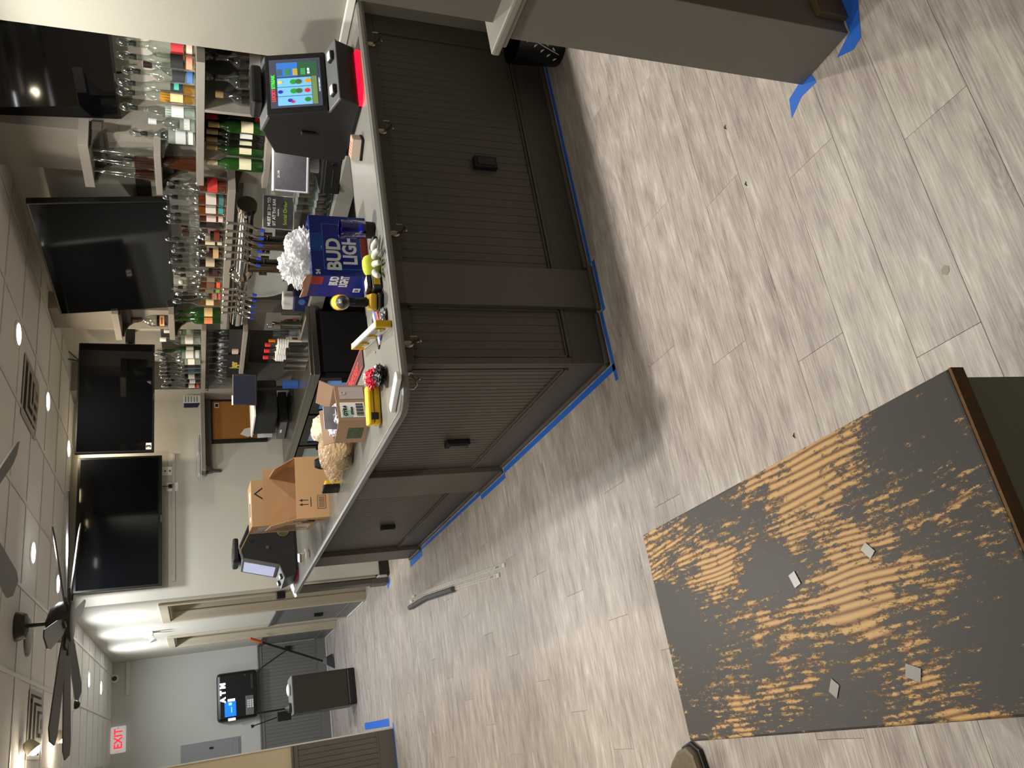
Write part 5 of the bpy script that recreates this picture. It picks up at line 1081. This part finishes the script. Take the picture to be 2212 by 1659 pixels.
# tan plastic bag
t = thing('plastic_bag', 'tan translucent plastic bag with glass jars lying along the bar', 'plastic bag', (1.31, 3.88, CT+.001), 97)
TB = mat('tan_film', (214, 182, 140), .3, trans=.15, alpha=.9)
crumple(None, (-.05, 0, .085), .12, (1.75, .72, .66), TB, 52, 5, .16, t, 'bag_body')
crumple(None, (.15, .0, .06), .09, (1.3, .6, .55), TB, 57, 5, .2, t, 'bag_neck')
crumple(None, (.27, .01, .045), .035, (1.6, .8, .8), TB, 58, 4, .35, t, 'knot')
crumple(None, (-.03, .06, .05), .055, (1.3, .8, .85), mat('olive_film', (150, 132, 96), .15, trans=.3), 61, 4, .15, t, 'jar_bulge')
crumple(None, (-.2, -.03, .15), .08, (1.2, .8, .8), mat('pale_tan_film', (232, 212, 180), .3), 66, 4, .25, t, 'bag_top')
# dark tool pouch behind the bag
t = thing('black_case', 'flat black case behind the tan bag', 'case', (1.46, 4.28, CT+.001), 80); MB().box(-.2, .2, -.06, .06, 0, .05).build('case', MBLACK, t, bevel=.006)
# big open box with arrow logo
t = cbox('large open cardboard box with a black curved arrow tape on the long bar arm', (1.40, 4.86, CT), -10, .36, .42, .19, CARD, flaps=(('l', 12, .15), ('r', -28, .13), ('b', 4, .15)), name='cardboard_box')
IK = mat('black_print', (34, 32, 32), .6)
# print on the side that faces the near end and on the left side
for x in (-.10, -.075): MB().prism([(x-.008, .155), (x, .175), (x+.008, .155), (x+.002, .155), (x+.002, .12), (x-.002, .12), (x-.002, .155)], -.2112, -.21, 'y').build('arrow_mark', IK, t)
MB().box(-.115, -.06, -.2112, -.21, .105, .109).build('print_line', IK, t)
MB().box(-.13, -.05, -.2106, -.21, .02, .07).build('stamp', IK, t); MB().box(-.127, -.053, -.2112, -.2106, .023, .067).build('stamp_inner', CARD, t)
for k in range(9): MB().box(-.12+k*.007, -.117+k*.007, -.2118, -.2112, .028, .062).build('bar', IK, t)
MB().box(-.1812, -.18, .12, .20, .0, .26).build('tape_strip', mat('tape_black', (44, 44, 48), .3), t) if 0 else None
MB().box(-.1812, -.18, -.03, .03, .0, .055).box(-.1812, -.18, -.03, .03, .10, .19).build('logo_tape', mat('tape_black', (44, 42, 44), .35), t)
sm = [(-.08+.02*k, .05+.045*((k-4)/4)**2) for k in range(9)]
MB().tube([(-.1815, y, z+.02) for y, z in sm], [.002, .006, .009, .011, .011, .009, .007, .005, .002], 6).tube([(-.1815, .06, .13), (-.1815, .085, .12), (-.1815, .08, .095)], .004, 6).build('smile_arrow', mat('tape_black'), t)
# back boxes
t = cbox('taller closed cardboard box with white shipping label behind the large open box', (1.47, 5.42, CT), -6, .30, .34, .40, mat('cardboard_tan', (186, 150, 108), .7, noise=.06, scale=5), open_=False, flaps=(('l', 62, .14),), name='cardboard_box')
MB().box(-.10, .09, -.1, .02, .400, .4012).build('label', PAPER, t); MB().box(-.07, .02, -.07, -.01, .4012, .4018).build('barcode', IK, t); MB().box(-.14, .14, -.171, -.17, .3, .31).build('seam', CARDD, t)
MB().prism([(.02, .33), (.06, .385), (.10, .33), (.09, .33), (.06, .37), (.03, .33)], -.1712, -.17, 'y').build('house_mark', IK, t); MB().box(.04, .08, -.1712, -.17, .26, .30).build('house_mark', IK, t)
MB().box(-.1512, -.15, -.13, .14, .03, .36).build('clear_tape', mat('glossy_tape', (168, 142, 104), .12), t); MB().box(-.152, -.1512, .0, .04, .04, .3).build('tape_text', mat('faint_brown', (120, 96, 66), .3), t)
# small stuff at the far end
t = thing('coaster_caddy', 'small open holder of paper coasters beside the near gaming machine', 'coaster holder', (2.47, 2.955, CT+.001), -60)
MB().box(-.05, .05, -.035, .035, 0, .012).build('base', MBLACK, t, bevel=.002)
MB().box(-.048, .048, -.032, .032, .012, .05).build('coasters', mat('coaster_card', (212, 196, 176), .7), t); MB().box(-.046, .046, -.03, .03, .05, .052).build('top_coaster', mat('coaster_pink', (232, 150, 130), .7), t)
for k in range(4): MB().box(-.03+k*.016, -.026+k*.016, -.02, .02, .052, .0526).build('print_line', MBLACK, t)
p = PZ(667, 1196, CT); t = thing('card_reader', 'small pale grey remote on the far bar arm', 'remote', (1.20, 5.72, CT+.001), 60); MB().box(-.05, .05, -.022, .022, 0, .028).build('body', mat('pale_plastic', (188, 188, 182), .4), t, bevel=.008); MB().box(-.02, .02, -.012, .012, .028, .0286).build('window', DGREY, t)
t = thing('leaflet_stack', 'small stack of cards and papers beside the far gaming machine', 'papers', (1.24, 6.05, CT+.001), 75)
for q in range(5): MB().box(-.06, .06, -.03, .03, q*.007, q*.007+.006).build('card', (PAPER, mat('card_yellow', (210, 196, 120), .6), PAPER, DGREY, PAPER)[q], t)
t = thing('paper_sheets', 'crumpled white papers hanging over the far end of the bar top', 'papers', (1.15, 6.80, CT+.001), 20)
MB().prism([(-.02, 0), (.12, -.02), (.13, .09), (.05, .12)], 0, .003, 'z').build('sheet', PAPER, t); MB().prism([(-.09, -.03), (.04, -.07), (.05, .05), (-.06, .04)], .004, .006, 'z', Matrix.Rotation(R(-14), 4, 'Y')).build('sheet', PAPER, t)
t = thing('wax_box', 'small black utility pouch hanging at the far end post', 'pouch', (1.27, 7.80, .93)); MB().box(-.03, .03, -.03, .03, 0, .08).build('pouch', BLACK, t, bevel=.006)
# white plant pot base at the near wall: black patterned bin
t = thing('waste_bin', 'black waste bin with white leaf pattern against the bar, half behind the near wall', 'bin', (2.955, 2.64, 0), 0)
MB().lathe([(0, .0), (.095, .0), (.10, .01), (.115, .24), (.118, .245), (.112, .245), (.10, .03), (0, .02)], 30).build('body', mat('bin_black', (12, 12, 13), .35), t, smooth=True)
PL_ = mat('leaf_print', (205, 210, 212), .5)
def onbin(a, z): r = .1005+.015*(z-.01)/.23+.0008; return Vector((r*math.cos(R(a)), r*math.sin(R(a)), z))
m = MB(); m.tube([onbin(-160+k*4, .03+k*.022) for k in range(8)], .0018, 6); m.build('stem', PL_, t)
for k in range(9):
    a = -164+k*5+(7 if k % 2 else -7); z_ = .035+k*.02; m = MB(); m.tube([onbin(a, z_), onbin(a+(5 if k % 2 else -5), z_+.012), onbin(a+(9 if k % 2 else -9), z_+.015)], [.001, .0045, .0008], 6); m.build('leaf', PL_, t)
